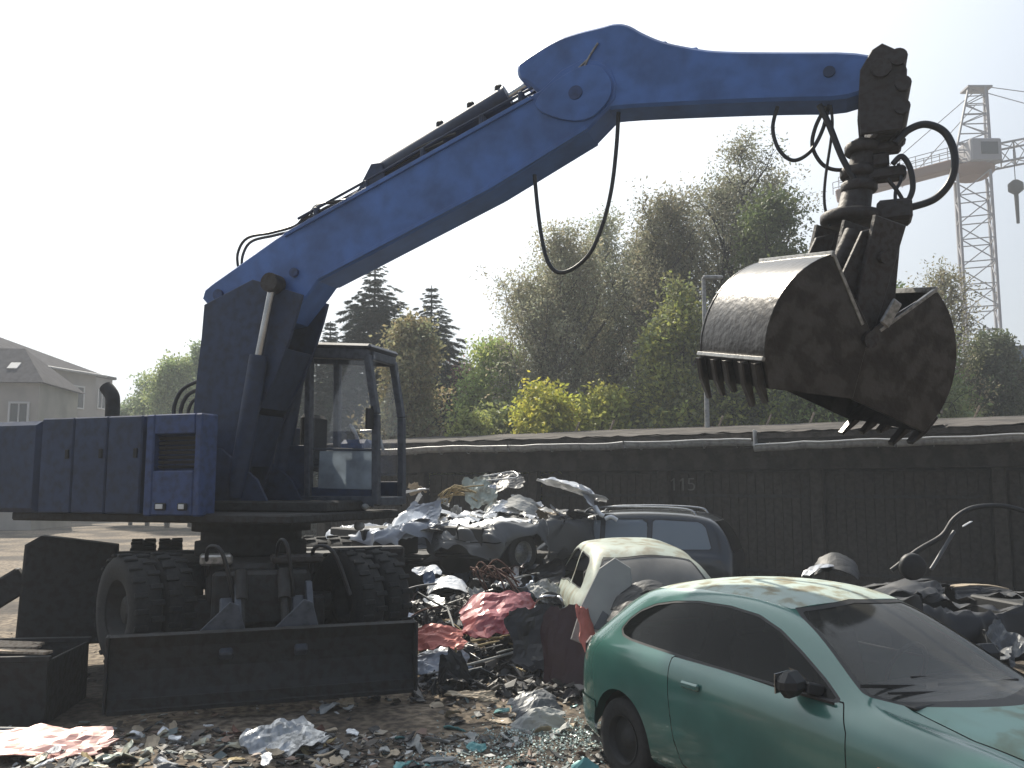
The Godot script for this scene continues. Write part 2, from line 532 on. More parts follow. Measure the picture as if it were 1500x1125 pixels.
func excavator() -> void:
	var root := thing("excavator", "large blue wheeled excavator with raised boom, seen against the light", "excavator", XC)
	# main boom: a box girder of plates
	var boom := vv([-0.67, 4.3, -0.64, 4.4, -0.53, 4.47, -0.19, 4.65, 0.47, 5.0, 1.62, 5.42, 2.63, 5.83, 3.57, 6.22, 3.82, 6.42, 4.04, 6.5, 4.22, 6.46, 4.36, 6.34, 4.42, 6.16, 4.40, 6.0, 4.31, 5.9, 4.09, 5.7, 3.02, 5.19, 2.31, 4.91, 1.63, 4.64, 0.93, 4.38, 0.84, 4.27, 0.55, 3.95, 0.2, 3.9, -0.49, 4.12])
	var st := mk()
	prism(st, boom, -0.21, 0.21, 0.02)
	var bo := upper("boom", st, M.blue, root)
	st = mk()   # raised flanges along the lower and upper edges of the girder
	for e in [[0.93, 4.385, 3.02, 5.195], [3.02, 5.195, 4.09, 5.705], [0.47, 4.985, 3.5, 6.18]]:
		for w in [-0.222, 0.222]:
			bar(st, Vector3(e[0], e[1] + (0.03 if e[1] < 4.9 or e[0] > 3.0 else -0.03), w), Vector3(e[2], e[3] + (0.03 if e[1] < 4.9 or e[0] > 3.0 else -0.03), w), 0.045, 0.03)
	part("flange", st, M.blue, bo)
	for e in [[-0.42, 4.32, 0.13], [3.98, 6.12, 0.15], [0.62, 4.5, 0.11]]:
		st = mk(0)
		tube(st, [Vector3(e[0], e[1], -0.25), Vector3(e[0], e[1], 0.25)], e[2] * 0.5, 16)
		part("pivot_pin", st, M.blueframe, bo)
	# stick
	var stick := vv([3.31, 6.55, 3.37, 6.6, 3.74, 6.77, 4.0, 6.81, 4.23, 6.82, 4.4, 6.84, 4.54, 6.79, 4.67, 6.68, 4.89, 6.54, 5.17, 6.43, 5.41, 6.35, 5.99, 6.24, 6.85, 6.09, 6.9, 5.92, 6.73, 5.64, 5.96, 5.75, 5.04, 5.85, 4.31, 5.92, 3.96, 5.89, 3.58, 6.18, 3.45, 6.33, 3.33, 6.4])
	st = mk()
	prism(st, round_outline(stick), -0.2, 0.2, 0.03)
	var sk := upper("stick", st, M.blue, root)
	for w in [-0.225, 0.225]:
		st = mk()
		prism(st, round_outline(vv([3.5, 6.0, 4.05, 5.76, 4.34, 5.96, 4.38, 6.2, 4.22, 6.4, 3.98, 6.4, 3.6, 6.2])), w - 0.016, w + 0.016, 0.006)
		part("fork_plate", st, M.blue, bo)
	st = mk(0)
	tube(st, [Vector3(6.45, 5.95, -0.215), Vector3(6.45, 5.95, 0.215)], 0.055, 14)
	part("pivot_pin", st, M.bluedull, sk)
	# thin steel pipes along the stick's side
	for e in [[850, 112, 862, 85, 876, 63], [838, 116, 848, 100, 860, 88]]:
		st = mk(0)
		tube(st, path_on_boom(e, 0.215, 0.215), 0.011, 6)
		part("pipe", st, M.edge, sk)
	for a in [[5.17, 6.45], [4.86, 6.57]]:
		st = mk()
		box(st, Vector3(a[0], a[1], 0.05), Vector3(0.1, 0.06, 0.08), 0.015)
		part("lug", st, M.blue, sk)
	# lower boom
	var low := vv([-0.57, 4.2, -0.59, 3.81, -0.63, 3.39, -0.66, 2.95, -0.67, 2.17, -0.58, 1.9, -0.1, 1.9, 0.03, 2.25, 0.11, 2.64, 0.26, 2.96, 0.46, 3.31, 0.62, 3.7, 0.72, 4.0, 0.78, 4.22, 0.1, 4.45])
	st = mk()
	for w in [-0.29, 0.25]:
		prism(st, low, w, w + 0.04, 0.006)
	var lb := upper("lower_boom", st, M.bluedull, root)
	st = mk()
	for k in [[-0.64, 2.2, -0.6, 3.55], [-0.58, 4.0, -0.57, 4.15], [0.05, 2.3, 0.24, 2.88], [0.28, 2.96, 0.6, 3.62]]:
		bar(st, Vector3(k[0] + (0.03 if k[0] < -0.3 else -0.04), k[1], 0), Vector3(k[2] + (0.03 if k[0] < -0.3 else -0.04), k[3], 0), 0.03, 0.5)
	bar(st, Vector3(-0.3, 2.2, 0), Vector3(-0.22, 3.5, 0), 0.25, 0.46)
	part("web_plate", st, M.bluedull, lb)
	# boom cylinder above the girder
	st = mk(0)
	var ca := Vector3(1.62, 5.62, 0)
	var cb := Vector3(3.16, 6.30, 0)
	tube(st, [ca, ca.lerp(cb, 0.02), ca.lerp(cb, 0.96), cb], [0.1, 0.135, 0.135, 0.145], 18)
	var cy := upper("stick_cylinder", st, M.bluedull, root)
	st = mk(0)
	tube(st, [cb, Vector3(3.45, 6.44, 0)], 0.05, 14)
	part("piston_rod", st, M.chrome, cy)
	st = mk()
	for w in [-0.14, 0.14]:
		prism(st, vv([1.3, 5.27, 1.75, 5.44, 1.68, 5.7, 1.55, 5.7]), w - 0.015, w + 0.015, 0.005)
	part("bracket", st, M.bluedull, cy)
	for e in [[3.05, 6.40], [2.35, 6.09], [2.72, 6.255]]:
		st = mk()
		box(st, Vector3(e[0], e[1], 0.02), Vector3(0.09, 0.09, 0.1), 0.02)
		part("hose_clamp", st, M.dark, cy)
	# lifting cylinders either side of the lower boom
	for w in [-0.42, 0.36]:
		st = mk(0)
		tube(st, [Vector3(0.02, 1.95, w), Vector3(0.05, 2.1, w), Vector3(0.27, 3.5, w), Vector3(0.275, 3.54, w)], [0.08, 0.105, 0.105, 0.1], 16)
		var c := upper("lift_cylinder", st, M.bluedull, root)
		st = mk(0)
		tube(st, [Vector3(0.275, 3.54, w), Vector3(0.42, 4.3, w)], 0.045, 14)
		part("piston_rod", st, M.chrome, c)
		st = mk(0)
		tube(st, [Vector3(0.43, 4.36, w - 0.1), Vector3(0.43, 4.36, w + 0.08)], 0.11, 16)
		part("eye", st, M.hanger, c)
	# hydraulic hoses and pipes on the boom
	for e in [[350, 400, 348, 372, 362, 349, 398, 341, 432, 331, 446, 318, 470, 300, 508, 293], [355, 402, 355, 376, 368, 354, 402, 345, 436, 336, 452, 324, 480, 303, 520, 297], [455, 318, 460, 304, 475, 298, 500, 297, 525, 291], [520, 285, 548, 262, 575, 248, 605, 222, 640, 205, 668, 196], [500, 297, 545, 268, 600, 232, 650, 208], [433, 350, 440, 330, 452, 318, 466, 316]]:
		st = mk(0)
		tube(st, path_on_boom(e, 0.05, 0.16), 0.017, 7)
		upper("hydraulic_hose", st, M.hose, root)
	for w in [0.05, 0.15]:
		st = mk(0)
		tube(st, [Vector3(0.6, 5.16, w), Vector3(1.6, 5.55, w), Vector3(2.6, 5.96, w), Vector3(3.5, 6.3, w)], 0.016, 7)
		upper("steel_pipe", st, M.bluedull, root)
	for a in [[0.85, 5.2], [1.5, 5.44], [2.2, 5.72], [2.9, 6.01], [3.35, 6.2]]:
		st = mk()
		box(st, Vector3(a[0], a[1], 0.1), Vector3(0.05, 0.13, 0.18), 0.01, Transform3D(Basis(), Vector3.ZERO))
		upper("pipe_clamp", st, M.bluedull, root)
	for e in [[[783, 256, 787, 300, 793, 345, 802, 382, 818, 399, 842, 392, 866, 368, 884, 325, 896, 275, 903, 215, 906, 165], 0.022], [[256, 622, 255, 596, 266, 572, 286, 560, 310, 553], 0.024], [[266, 622, 265, 600, 274, 580, 292, 570, 312, 566], 0.024], [[278, 618, 276, 602, 286, 585, 312, 580], 0.02], [[316, 486, 306, 484, 303, 505, 304, 535, 302, 560], 0.018], [[318, 500, 310, 508, 309, 530, 312, 548], 0.018], [[285, 615, 292, 595, 312, 590], 0.018]]:
		st = mk(0)
		tube(st, path_on_boom(e[0], 0.1, 0.1, 8), e[1], 8)
		upper("hydraulic_hose", st, M.hose, root)
	for e in [[[1139, 156, 1132, 188, 1141, 219, 1162, 235, 1187, 222, 1205, 190, 1214, 154], 0.019, 0.1], [[1210, 156, 1195, 185, 1190, 214, 1204, 240, 1226, 249, 1258, 245], 0.019, 0.02], [[1200, 154, 1214, 182, 1234, 232, 1254, 266], 0.03, 0.12], [[1217, 154, 1219, 190, 1209, 262, 1208, 300, 1216, 332], 0.014, 0.05], [[1312, 210, 1330, 191, 1356, 182, 1384, 194, 1398, 226, 1394, 262, 1370, 291, 1334, 304], 0.034, 0.05], [[1308, 240, 1321, 229, 1333, 246, 1337, 276, 1328, 299], 0.026, 0.1], [[1300, 262, 1316, 282, 1326, 300], 0.018, 0.1], [[1312, 300, 1312, 280, 1320, 262, 1316, 240], 0.016, 0.06]]:
		st = mk(0)
		tube(st, path_on_boom(e[0], 0.14, e[2], 8), e[1], 9)
		upper("hydraulic_hose", st, M.hose, root)
	# upper carriage
	st = mk()
	box(st, Vector3(-0.55, 1.74, 0), Vector3(3.7, 0.1, 2.3), 0.02)
	box(st, Vector3(-0.4, 1.85, 0.0), Vector3(3.3, 0.12, 0.9), 0.02)
	upper("deck_frame", st, M.chassis, root)
	st = mk()
	prism(st, vv([-2.86, 1.85, -2.7, 1.78, -1.98, 1.78, -1.98, 2.8, -2.72, 2.8, -2.86, 2.68]), -1.22, 1.22, 0.05)
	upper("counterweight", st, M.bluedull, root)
	for k in 3:
		st = mk()
		box(st, Vector3(-1.69 + k * 0.47, 2.3, 0.93), Vector3(0.462, 1.04, 0.62), 0.015)
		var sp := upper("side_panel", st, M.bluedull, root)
		st = mk()
		box(st, Vector3(-1.53 + k * 0.47, 2.42, 1.245), Vector3(0.05, 0.1, 0.02), 0.006)
		part("latch", st, M.dark, sp)
	# front side locker with recessed vent
	st = mk()
	box(st, Vector3(-0.405, 2.29, 1.12), Vector3(0.11, 1.06, 0.26), 0.015)
	box(st, Vector3(0.215, 2.29, 1.12), Vector3(0.09, 1.06, 0.26), 0.015)
	box(st, Vector3(-0.09, 2.715, 1.12), Vector3(0.518, 0.21, 0.26), 0.012)
	box(st, Vector3(-0.09, 2.0, 1.12), Vector3(0.518, 0.46, 0.26), 0.012)
	box(st, Vector3(-0.09, 2.42, 1.04), Vector3(0.518, 0.38, 0.08), 0.0)
	var lk := upper("side_locker", st, M.blueframe, root)
	for k in 7:
		st = mk()
		box(st, Vector3.ZERO, Vector3(0.51, 0.035, 0.012), 0.003, Transform3D(Basis(Vector3.RIGHT, 0.6), Vector3(-0.09, 2.27 + k * 0.05, 1.17)))
		part("vent_slat", st, M.dark, lk)
	for e in [[-0.22, 0.09], [0.06, 0.07]]:
		st = mk()
		box(st, Vector3(e[0], 1.86, 1.26), Vector3(e[1] + 0.05, 0.075, 0.03), 0.01)
		var wl := upper("work_lamp", st, M.dark, root)
		st = mk()
		box(st, Vector3(e[0], 1.86, 1.278), Vector3(e[1], 0.05, 0.012), 0.004)
		part("lens", st, M.lens, wl)
	st = mk()
	box(st, Vector3(-1.15, 2.26, -0.2), Vector3(1.6, 0.94, 1.6), 0.04)
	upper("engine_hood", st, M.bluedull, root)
	for e in [[-1.75, 0.9, 0.3], [-1.2, 0.6, 0.25], [-0.75, 0.9, 0.2], [-2.35, 0.3, 0.35]]:
		st = mk()
		box(st, Vector3(e[0], 2.83, e[1]), Vector3(e[2], 0.022, 0.25), 0.008)
		upper("hood_cover", st, M.edge, root)
	st = mk(0)
	tube(st, smooth_path([Vector3(-1.95, 2.7, 0.2), Vector3(-1.95, 3.05, 0.2), Vector3(-1.97, 3.18, 0.2), Vector3(-2.07, 3.29, 0.2)], 5), 0.085, 14)
	upper("exhaust_pipe", st, M.chassis, root)
	st = mk()
	for w in [-0.36, 0.32]:
		prism(st, vv([-0.85, 1.9, 0.45, 1.9, 0.3, 2.15, -0.2, 2.5, -0.75, 2.5]), w, w + 0.04, 0.008)
	upper("boom_foot", st, M.bluedull, root)
	# cab
	var cf := mk()
	var sx := [0.02, 0.5, 1.36]
	for w in [-0.38, -1.02]:
		for k in [[sx[0], 1.86, 0.06, 3.66], [sx[1], 1.86, 0.46, 3.72], [1.4, 1.86, 1.38, 2.9], [1.38, 2.9, 1.25, 3.6]]:
			bar(cf, Vector3(k[0], k[1], w), Vector3(k[2], k[3], w), 0.09, 0.08, Vector3.BACK)
		bar(cf, Vector3(0.06, 3.7, w), Vector3(1.27, 3.6, w), 0.12, 0.09)
		bar(cf, Vector3(0.02, 1.9, w), Vector3(1.4, 1.9, w), 0.12, 0.09)
	for k in [[1.4, 1.9], [1.27, 3.6], [0.05, 3.68], [0.02, 1.9]]:
		bar(cf, Vector3(k[0], k[1], -0.98), Vector3(k[0], k[1], -0.42), 0.1, 0.08)
	var cabn := upper("cab", cf, M.cabgrey, root)
	st = mk()
	box(st, Vector3(0.655, 3.75, -0.7), Vector3(1.3, 0.07, 0.74), 0.03, Transform3D(Basis(Vector3.BACK, -0.08), Vector3(-0.29, 0.06, 0)))
	part("roof", st, M.cabgrey, cabn)
	st = mk()
	for e in [[Vector3(0.26, 2.25, -0.4), Vector3(0.44, 0.62, 0.03)], [Vector3(0.95, 1.99, -0.4), Vector3(0.84, 0.14, 0.03)], [Vector3(0.95, 2.03, -1.0), Vector3(0.84, 0.2, 0.03)], [Vector3(0.03, 2.35, -0.7), Vector3(0.03, 0.9, 0.56)]]:
		st = mk()
		box(st, e[0], e[1], 0.006)
		part("wall_panel", st, M.bluedull, cabn)
	st = mk()
	box(st, Vector3(0.94, 2.9, -0.40), Vector3(0.80, 1.4, 0.008))
	part("side_window", st, M.clear, cabn)
	st = mk()
	box(st, Vector3(0.94, 2.9, -1.0), Vector3(0.80, 1.4, 0.008))
	part("door_window", st, M.clear, cabn)
	st = mk()
	box(st, Vector3(0.955, 2.28, -0.385), Vector3(0.74, 0.44, 0.01), 0.0, Transform3D(Basis(Vector3.BACK, -0.02), Vector3.ZERO))
	part("dusty_lower_pane", st, M.dusty, cabn)
	st = mk()
	bar(st, Vector3(0.54, 2.51, -0.385), Vector3(1.36, 2.49, -0.385), 0.03, 0.03)
	part("window_rail", st, M.cabgrey, cabn)
	st = mk()
	box(st, Vector3(0.55, 2.32, -0.72), Vector3(0.5, 0.14, 0.5), 0.05)
	box(st, Vector3(0.33, 2.62, -0.72), Vector3(0.14, 0.66, 0.48), 0.05, Transform3D(Basis(), Vector3.ZERO))
	part("driver_seat", st, M.seat, cabn)
	st = mk()
	box(st, Vector3(1.0, 2.35, -0.62), Vector3(0.4, 0.55, 0.2), 0.05)
	part("console", st, M.blueframe, cabn)
	st = mk(0)
	tube(st, smooth_path([Vector3(1.02, 2.6, -0.62), Vector3(0.95, 2.75, -0.6), Vector3(0.9, 2.8, -0.6)], 4), 0.025, 8)
	tube(st, smooth_path([Vector3(1.2, 2.5, -0.9), Vector3(1.12, 2.72, -0.88), Vector3(0.9, 2.74, -0.86)], 4), 0.018, 8)
	part("control_lever", st, M.alu, cabn)
	st = mk()
	box(st, Vector3(1.36, 2.84, -0.26), Vector3(0.03, 0.24, 0.16), 0.01)
	bar(st, Vector3(1.36, 2.95, -0.3), Vector3(1.34, 3.02, -0.38), 0.02, 0.02)
	part("mirror", st, M.dark, cabn)
	for e in [[1.3, 1.84, 0.035], [1.22, 1.62, 0.05]]:
		st = mk(0)
		lathe(st, [Vector2(0, 0.03), Vector2(e[2] * 0.9, 0.025), Vector2(e[2], 0), Vector2(e[2] * 0.8, -0.08), Vector2(0, -0.1)], 16, Transform3D(Basis(), Vector3(e[0], e[1], -0.3)))
		upper("round_lamp", st, M.cardgrey, root)
	# undercarriage
	var uc := func(called: String, s: SurfaceTool, m: Material, under: Node = null) -> MeshInstance3D:
		var o := part(called, s, m, under if under else root)
		if under == null: o.transform = Transform3D(XUC, Vector3.ZERO)
		return o
	st = mk(0)
	lathe(st, [Vector2(0.0, 1.30), Vector2(0.62, 1.30), Vector2(0.62, 1.45), Vector2(0.56, 1.46), Vector2(0.56, 1.56), Vector2(0.66, 1.57), Vector2(0.66, 1.7), Vector2(0.0, 1.7)], 32, Transform3D(Basis(Vector3.RIGHT, -PI / 2), Vector3.ZERO))
	uc.call("slewing_ring", st, M.chassis)
	st = mk()
	box(st, Vector3(0, 1.12, -0.2), Vector3(1.0, 0.38, 3.5), 0.04)
	box(st, Vector3(0, 1.0, 1.65), Vector3(0.9, 0.5, 0.2), 0.03)
	uc.call("chassis_frame", st, M.chassis)
	for az in [1.12, -1.5]:
		st = mk(0)
		tube(st, [Vector3(-0.75, 0.87, az), Vector3(-0.3, 0.87, az), Vector3(-0.22, 0.87, az), Vector3(0.22, 0.87, az), Vector3(0.3, 0.87, az), Vector3(0.75, 0.87, az)], [0.1, 0.12, 0.22, 0.22, 0.12, 0.1], 12)
		uc.call("axle", st, M.chassis)
		for x in [-1.22, -0.9, 0.9, 1.22]:
			var steer := Basis(Vector3.UP, 0.42) if az > 0 else Basis()
			var piv := Vector3(signf(x) * 1.05, 0.87, az)
			var wxf := Transform3D(steer, piv) * Transform3D(Basis(Vector3.UP, PI / 2), Vector3(x - piv.x, 0, 0))
			st = mk(0)
			lathe(st, tyre_profile(0.53, 0.29), 36, Transform3D.IDENTITY)
			st.set_smooth_group(-1)
			for k in 22:
				for sd in [-1, 1]:
					var rot := Basis(Vector3.BACK, TAU * (k + 0.25 * sd) / 22)
					box(st, Vector3(0.532, 0, sd * 0.075), Vector3(0.03, 0.055, 0.13), 0.008, Transform3D(rot, Vector3.ZERO))
			var wh := part("wheel", st, M.rubber, root)
			wh.transform = Transform3D(XUC, Vector3.ZERO) * wxf
			st = mk(0)
			var so := signf(x)
			lathe(st, [Vector2(0, 0.02 * so), Vector2(0.13, 0.03 * so), Vector2(0.15, -0.03 * so), Vector2(0.24, -0.04 * so), Vector2(0.29, 0.1 * so), Vector2(0.31, 0.11 * so)], 24)
			part("rim", st, M.chassis, wh)
	for s in [-1, 1]:
		st = mk()
		box(st, Vector3(s * 0.86, 0.83, -0.22), Vector3(0.7, 0.86, 1.5), 0.03)
		uc.call("storage_box", st, M.chassis)
	st = mk()
	box(st, Vector3(0, 0.72, 1.42), Vector3(1.3, 0.5, 0.12), 0.02)
	uc.call("front_guard", st, M.chassis)
	# dozer blade on its two arms
	st = mk()
	prism(st, vv([2.16, 0.14, 2.2, 0.12, 2.28, 0.16, 2.19, 0.3, 2.15, 0.47, 2.18, 0.66, 2.25, 0.77, 2.21, 0.79, 2.13, 0.68, 2.1, 0.47, 2.13, 0.28]), -1.34, 1.34, 0.006, Transform3D(Basis(Vector3(0, 0, 1), Vector3.UP, Vector3(-1, 0, 0)), Vector3(0.057, 0, 0)))
	var bl: MeshInstance3D = uc.call("dozer_blade", st, M.chassis)
	st = mk()
	box(st, Vector3(0.057, 0.19, 2.262), Vector3(2.66, 0.13, 0.02), 0.004)
	part("cutting_edge", st, M.chassis, bl)
	for x in [-1.3, 1.41]:
		st = mk()
		box(st, Vector3(x, 0.46, 2.19), Vector3(0.025, 0.64, 0.18), 0.006)
		part("end_plate", st, M.chassis, bl)
	for x in [-0.32, 0.34]:
		st = mk()
		bar(st, Vector3(x, 0.95, 1.7), Vector3(x, 0.5, 2.14), 0.22, 0.12)
		prism(st, vv([1.72, 1.15, 1.82, 1.15, 2.16, 0.74, 2.16, 0.55, 1.72, 0.85]), -0.03, 0.03, 0.006, Transform3D(Basis(Vector3(0, 0, 1), Vector3.UP, Vector3(-1, 0, 0)), Vector3(x + 0.1, 0, 0)))
		prism(st, vv([x - 0.24, 0.77, x + 0.16, 0.77, x + 0.1, 0.99, x + 0.02, 1.02]), 2.12, 2.15, 0.006)
		uc.call("blade_arm", st, M.cabgrey)
		st = mk(0)
		tube(st, [Vector3(x * 0.6, 1.25, 1.72), Vector3(x * 0.6, 1.0, 1.9)], 0.06, 12)
		tube(st, [Vector3(x * 0.6, 1.0, 1.9), Vector3(x * 0.6, 0.68, 2.13)], 0.035, 12)
		uc.call("blade_cylinder", st, M.chassis)
	for e in [[-0.5, 1.32, 1.75, 0.25], [0.15, 1.36, 1.75, 0.15], [0.5, 1.3, 1.7, 0.35]]:
		st = mk(0)
		tube(st, smooth_path([Vector3(e[0], 1.2, 1.5), Vector3(e[0], e[1] + 0.16, e[2]), Vector3(e[0] + e[3] * 0.5, e[1] + 0.12, e[2] + 0.08), Vector3(e[0] + e[3], 1.0, 1.78)], 6), 0.02, 7)
		uc.call("hydraulic_hose", st, M.hose)
	st = mk()
	box(st, Vector3(-0.42, 1.36, 1.5), Vector3(0.3, 0.1, 0.3), 0.02)
	uc.call("tool_box", st, M.edge)
	st = mk()
	box(st, Vector3(0.35, 1.35, 1.5), Vector3(0.5, 0.08, 0.3), 0.02)
	uc.call("step_plate", st, M.hanger)
	# outriggers
	for s in [-1, 1]:
		st = mk()
		box(st, Vector3(s * 1.2, 1.16, -1.0), Vector3(1.6, 0.26, 0.3), 0.03)
		if s > 0:
			uc.call("outrigger_beam", st, M.chassis)
			continue
		prism(st, vv([s * 1.44, 0.25, s * 1.48, 1.38, s * 2.0, 1.46, s * 2.3, 1.5, s * 2.46, 1.4, s * 2.5, 0.25]), -1.16, -0.84, 0.03)
		var og: MeshInstance3D = uc.call("outrigger", st, M.chassis)
		st = mk()
		bar(st, Vector3(s * 2.45, 1.02, -1.0), Vector3(s * 3.35, 0.42, -1.0), 0.3, 0.2)
		part("arm", st, M.chassis, og)
		st = mk()
		box(st, Vector3(s * 2.18, 0.15, -1.0), Vector3(0.7, 0.2, 0.5), 0.04)
		part("foot_plate", st, M.chassis, og)

func grab() -> void:
	var hub := Vector3(2.86, 3.40, -7.91)
	var root := thing("clamshell_grab", "dark steel clamshell grab with teeth hanging open from the blue stick", "grab", hub)
	var tilt := Basis(Vector3.UP, deg_to_rad(18.0)) * Basis(Vector3.BACK, deg_to_rad(-12.0)) * Basis(Vector3.RIGHT, deg_to_rad(11.0))
	var tx := Transform3D(tilt, Vector3.ZERO)
	for s in [1, -1]:
		# side plates and curved back of one shell
		var hw := 0.55 if s < 0 else 0.52
		var arc := []
		var a0 := deg_to_rad(-24.0)
		var a1 := deg_to_rad(47.0)
		for k in 15:
			var a := lerpf(a0, a1, k / 14.0)
			var r := lerpf(1.0, 0.80, pow(k / 14.0, 1.3))
			arc.append(Vector2(cos(a) * r * s, sin(a) * r))
		var low := Vector2(cos(deg_to_rad(-38.0)) * 1.02 * s, sin(deg_to_rad(-38.0)) * 1.02)
		var plate := [Vector2(0.05 * s, 0.12), Vector2(0.006 * s, 0.06), Vector2(0.006 * s, -0.52), low]
		plate.append_array(arc)
		var st := mk()
		# rolled back plate with thickness
		var full := [low]
		full.append_array(arc)
		st = mk(0)
		var nz := 10
		for k in full.size() - 1:
			for j in nz:
				var za := lerpf(-hw + 0.014, hw - 0.014, float(j) / nz)
				var zb := lerpf(-hw + 0.014, hw - 0.014, float(j + 1) / nz)
				var f := func(i: int, z: float, th: float) -> Vector3:
					var p: Vector2 = full[i]
					var q := p * (1.0 - th / p.length())
					var wob := n1.get_noise_3d(p.x * 3.0 + s * 7.0, p.y * 3.0, z * 3.0) * 0.02
					return Vector3(q.x - p.normalized().x * wob, q.y - p.normalized().y * wob, z)
				quad(st, f.call(k, za, 0.0), f.call(k, zb, 0.0), f.call(k + 1, zb, 0.0), f.call(k + 1, za, 0.0)) if s < 0 else quad(st, f.call(k, zb, 0.0), f.call(k, za, 0.0), f.call(k + 1, za, 0.0), f.call(k + 1, zb, 0.0))
				quad(st, f.call(k, zb, 0.022), f.call(k, za, 0.022), f.call(k + 1, za, 0.022), f.call(k + 1, zb, 0.022)) if s < 0 else quad(st, f.call(k, za, 0.022), f.call(k, zb, 0.022), f.call(k + 1, zb, 0.022), f.call(k + 1, za, 0.022))
		var sh := put("shell", done(st), M.grab, root)
		sh.transform = tx
		for z in [-hw, hw]:
			st = mk()
			prism(st, plate, z - 0.014, z + 0.014, 0.004)
			part("side_plate", st, M.grab, sh)
		# lip bars
		st = mk()
		var e0: Vector2 = arc[0]
		var e1: Vector2 = arc[-1]
		bar(st, Vector3(e0.x * 1.012, e0.y * 1.012, -hw - 0.02), Vector3(e0.x * 1.012, e0.y * 1.012, hw + 0.02), 0.035, 0.03)
		bar(st, Vector3(e1.x, e1.y, -hw - 0.02), Vector3(e1.x, e1.y, hw + 0.02), 0.05, 0.03)
		bar(st, Vector3(e1.x, e1.y, hw + 0.006), Vector3(0.1 * s, 0.1, hw + 0.006), 0.03, 0.035)
		part("lip", st, M.edge, sh)
		for k in 5:
			var z := lerpf(-hw + 0.05, hw - 0.07, k / 4.0) + (0.03 if k % 2 else 0.0)
			st = mk()
			var dirv := (low - e0).normalized()
			var b0 := e0 + dirv * 0.03
			var b1 := e0 + dirv * (0.42 - 0.05 * (k % 3))
			prism(st, [b0 * 1.0, b0 * 1.065, b0 * 1.065 + dirv * 0.2, b1 * 1.02, b1 * 0.99], z - 0.042, z + 0.042, 0.012)
			part("tooth", st, M.grab, sh)
		# closing ram and link plates of this shell
		st = mk(0)
		tube(st, [Vector3(0.1 * s, 0.95, 0.1), Vector3(0.16 * s, 0.62, 0.1)], 0.075, 12)
		tube(st, [Vector3(0.16 * s, 0.62, 0.1), Vector3(0.3 * s, 0.22, 0.1)], 0.04, 12)
		var rm := put("closing_ram", done(st), M.hanger, root)
		rm.transform = tx
		for z in [-0.3, 0.36]:
			st = mk()
			prism(st, vv([0.02 * s, 1.0, 0.2 * s, 0.9, 0.3 * s, 0.4, 0.28 * s, -0.02, 0.04 * s, -0.05, 0.02 * s, 0.4]), z - 0.02, z + 0.02, 0.008)
			var lp := put("link_plate", done(st), M.hanger, root)
			lp.transform = tx
	for z in [-0.42, 0.0, 0.42]:
		var st2 := mk()
		prism(st2, vv([-0.16, 1.05, 0.16, 1.05, 0.13, 0.3, 0.1, -0.1, -0.1, -0.1, -0.13, 0.3]), z - 0.03, z + 0.03, 0.01)
		var bp := put("hanger_plate", done(st2), M.hanger, root)
		bp.transform = tx
	var st3 := mk(0)
	tube(st3, [Vector3(0, 0, -0.6), Vector3(0, 0, 0.6)], 0.07, 16)
	tube(st3, [Vector3(0.0, 0.72, -0.5), Vector3(0.0, 0.72, 0.5)], 0.05, 16)
	var pin := put("hinge_pin", done(st3), M.hanger, root)
	pin.transform = tx
	st3 = mk()
	box(st3, Vector3(0.03, 0.28, 0.6), Vector3(0.1, 0.24, 0.03), 0.01, Transform3D(Basis(Vector3.BACK, -0.3), Vector3.ZERO))
	var kp := put("keeper_plate", done(st3), M.edge, root)
	kp.transform = tx
	# rotator and mast, plumb under the stick's tip
	var w := func(s: float, y: float, z: float) -> Vector3: return XC + XUP * Vector3(s, y, z) - hub
	var up := Transform3D(XUP, XC - hub)
	st3 = mk(0)
	var fl := Transform3D(XUP * Basis(Vector3.BACK, -0.06) * Basis(Vector3.RIGHT, -PI / 2), w.call(6.6, 4.56, 0))
	lathe(st3, [Vector2(0, -0.05), Vector2(0.27, -0.05), Vector2(0.29, -0.03), Vector2(0.29, 0.03), Vector2(0.27, 0.05), Vector2(0, 0.05)], 28, fl)
	put("rotator_flange", done(st3), M.hanger, root)
	st3 = mk(0)
	tube(st3, [w.call(6.6, 4.6, 0), w.call(6.62, 4.66, 0), w.call(6.73, 5.2, 0), w.call(6.75, 5.3, 0)], [0.17, 0.15, 0.11, 0.11], 18)
	put("rotator_column", done(st3), M.hanger, root)
	st3 = mk()
	box(st3, Vector3(6.96, 4.58, 0.0), Vector3(0.3, 0.2, 0.3), 0.03, up)
	put("rotator_motor", done(st3), M.hanger, root)
	for y in [5.23, 5.0, 4.86]:
		st3 = mk(0)
		var cx := Transform3D(XUP * Basis(Vector3.RIGHT, -PI / 2), w.call(6.72 if y > 5.1 else 6.67, y, 0))
		lathe(st3, [Vector2(0, -0.05), Vector2(0.15, -0.05), Vector2(0.165, -0.03), Vector2(0.165, 0.03), Vector2(0.15, 0.05), Vector2(0, 0.05)], 20, cx)
		put("collar", done(st3), M.hanger, root)
	for e in [[6.88, 5.2, 0.34, 0.09], [6.9, 4.95, 0.36, 0.12], [6.86, 5.08, 0.16, 0.14], [7.02, 5.25, 0.14, 0.06]]:
		st3 = mk()
		box(st3, Vector3(e[0], e[1], 0.02), Vector3(e[2], e[3], 0.16), 0.025, up)
		put("valve_block", done(st3), M.hanger, root)
	for z in [-0.19, 0.19]:
		st3 = mk()
		prism(st3, vv([6.70, 5.3, 6.69, 5.6, 6.72, 5.92, 6.83, 6.1, 6.92, 6.15, 7.02, 6.08, 7.09, 5.98, 7.12, 5.86, 7.1, 5.6, 7.07, 5.45, 7.05, 5.3]), z - 0.02, z + 0.02, 0.008, up)
		put("yoke_plate", done(st3), M.hanger, root)
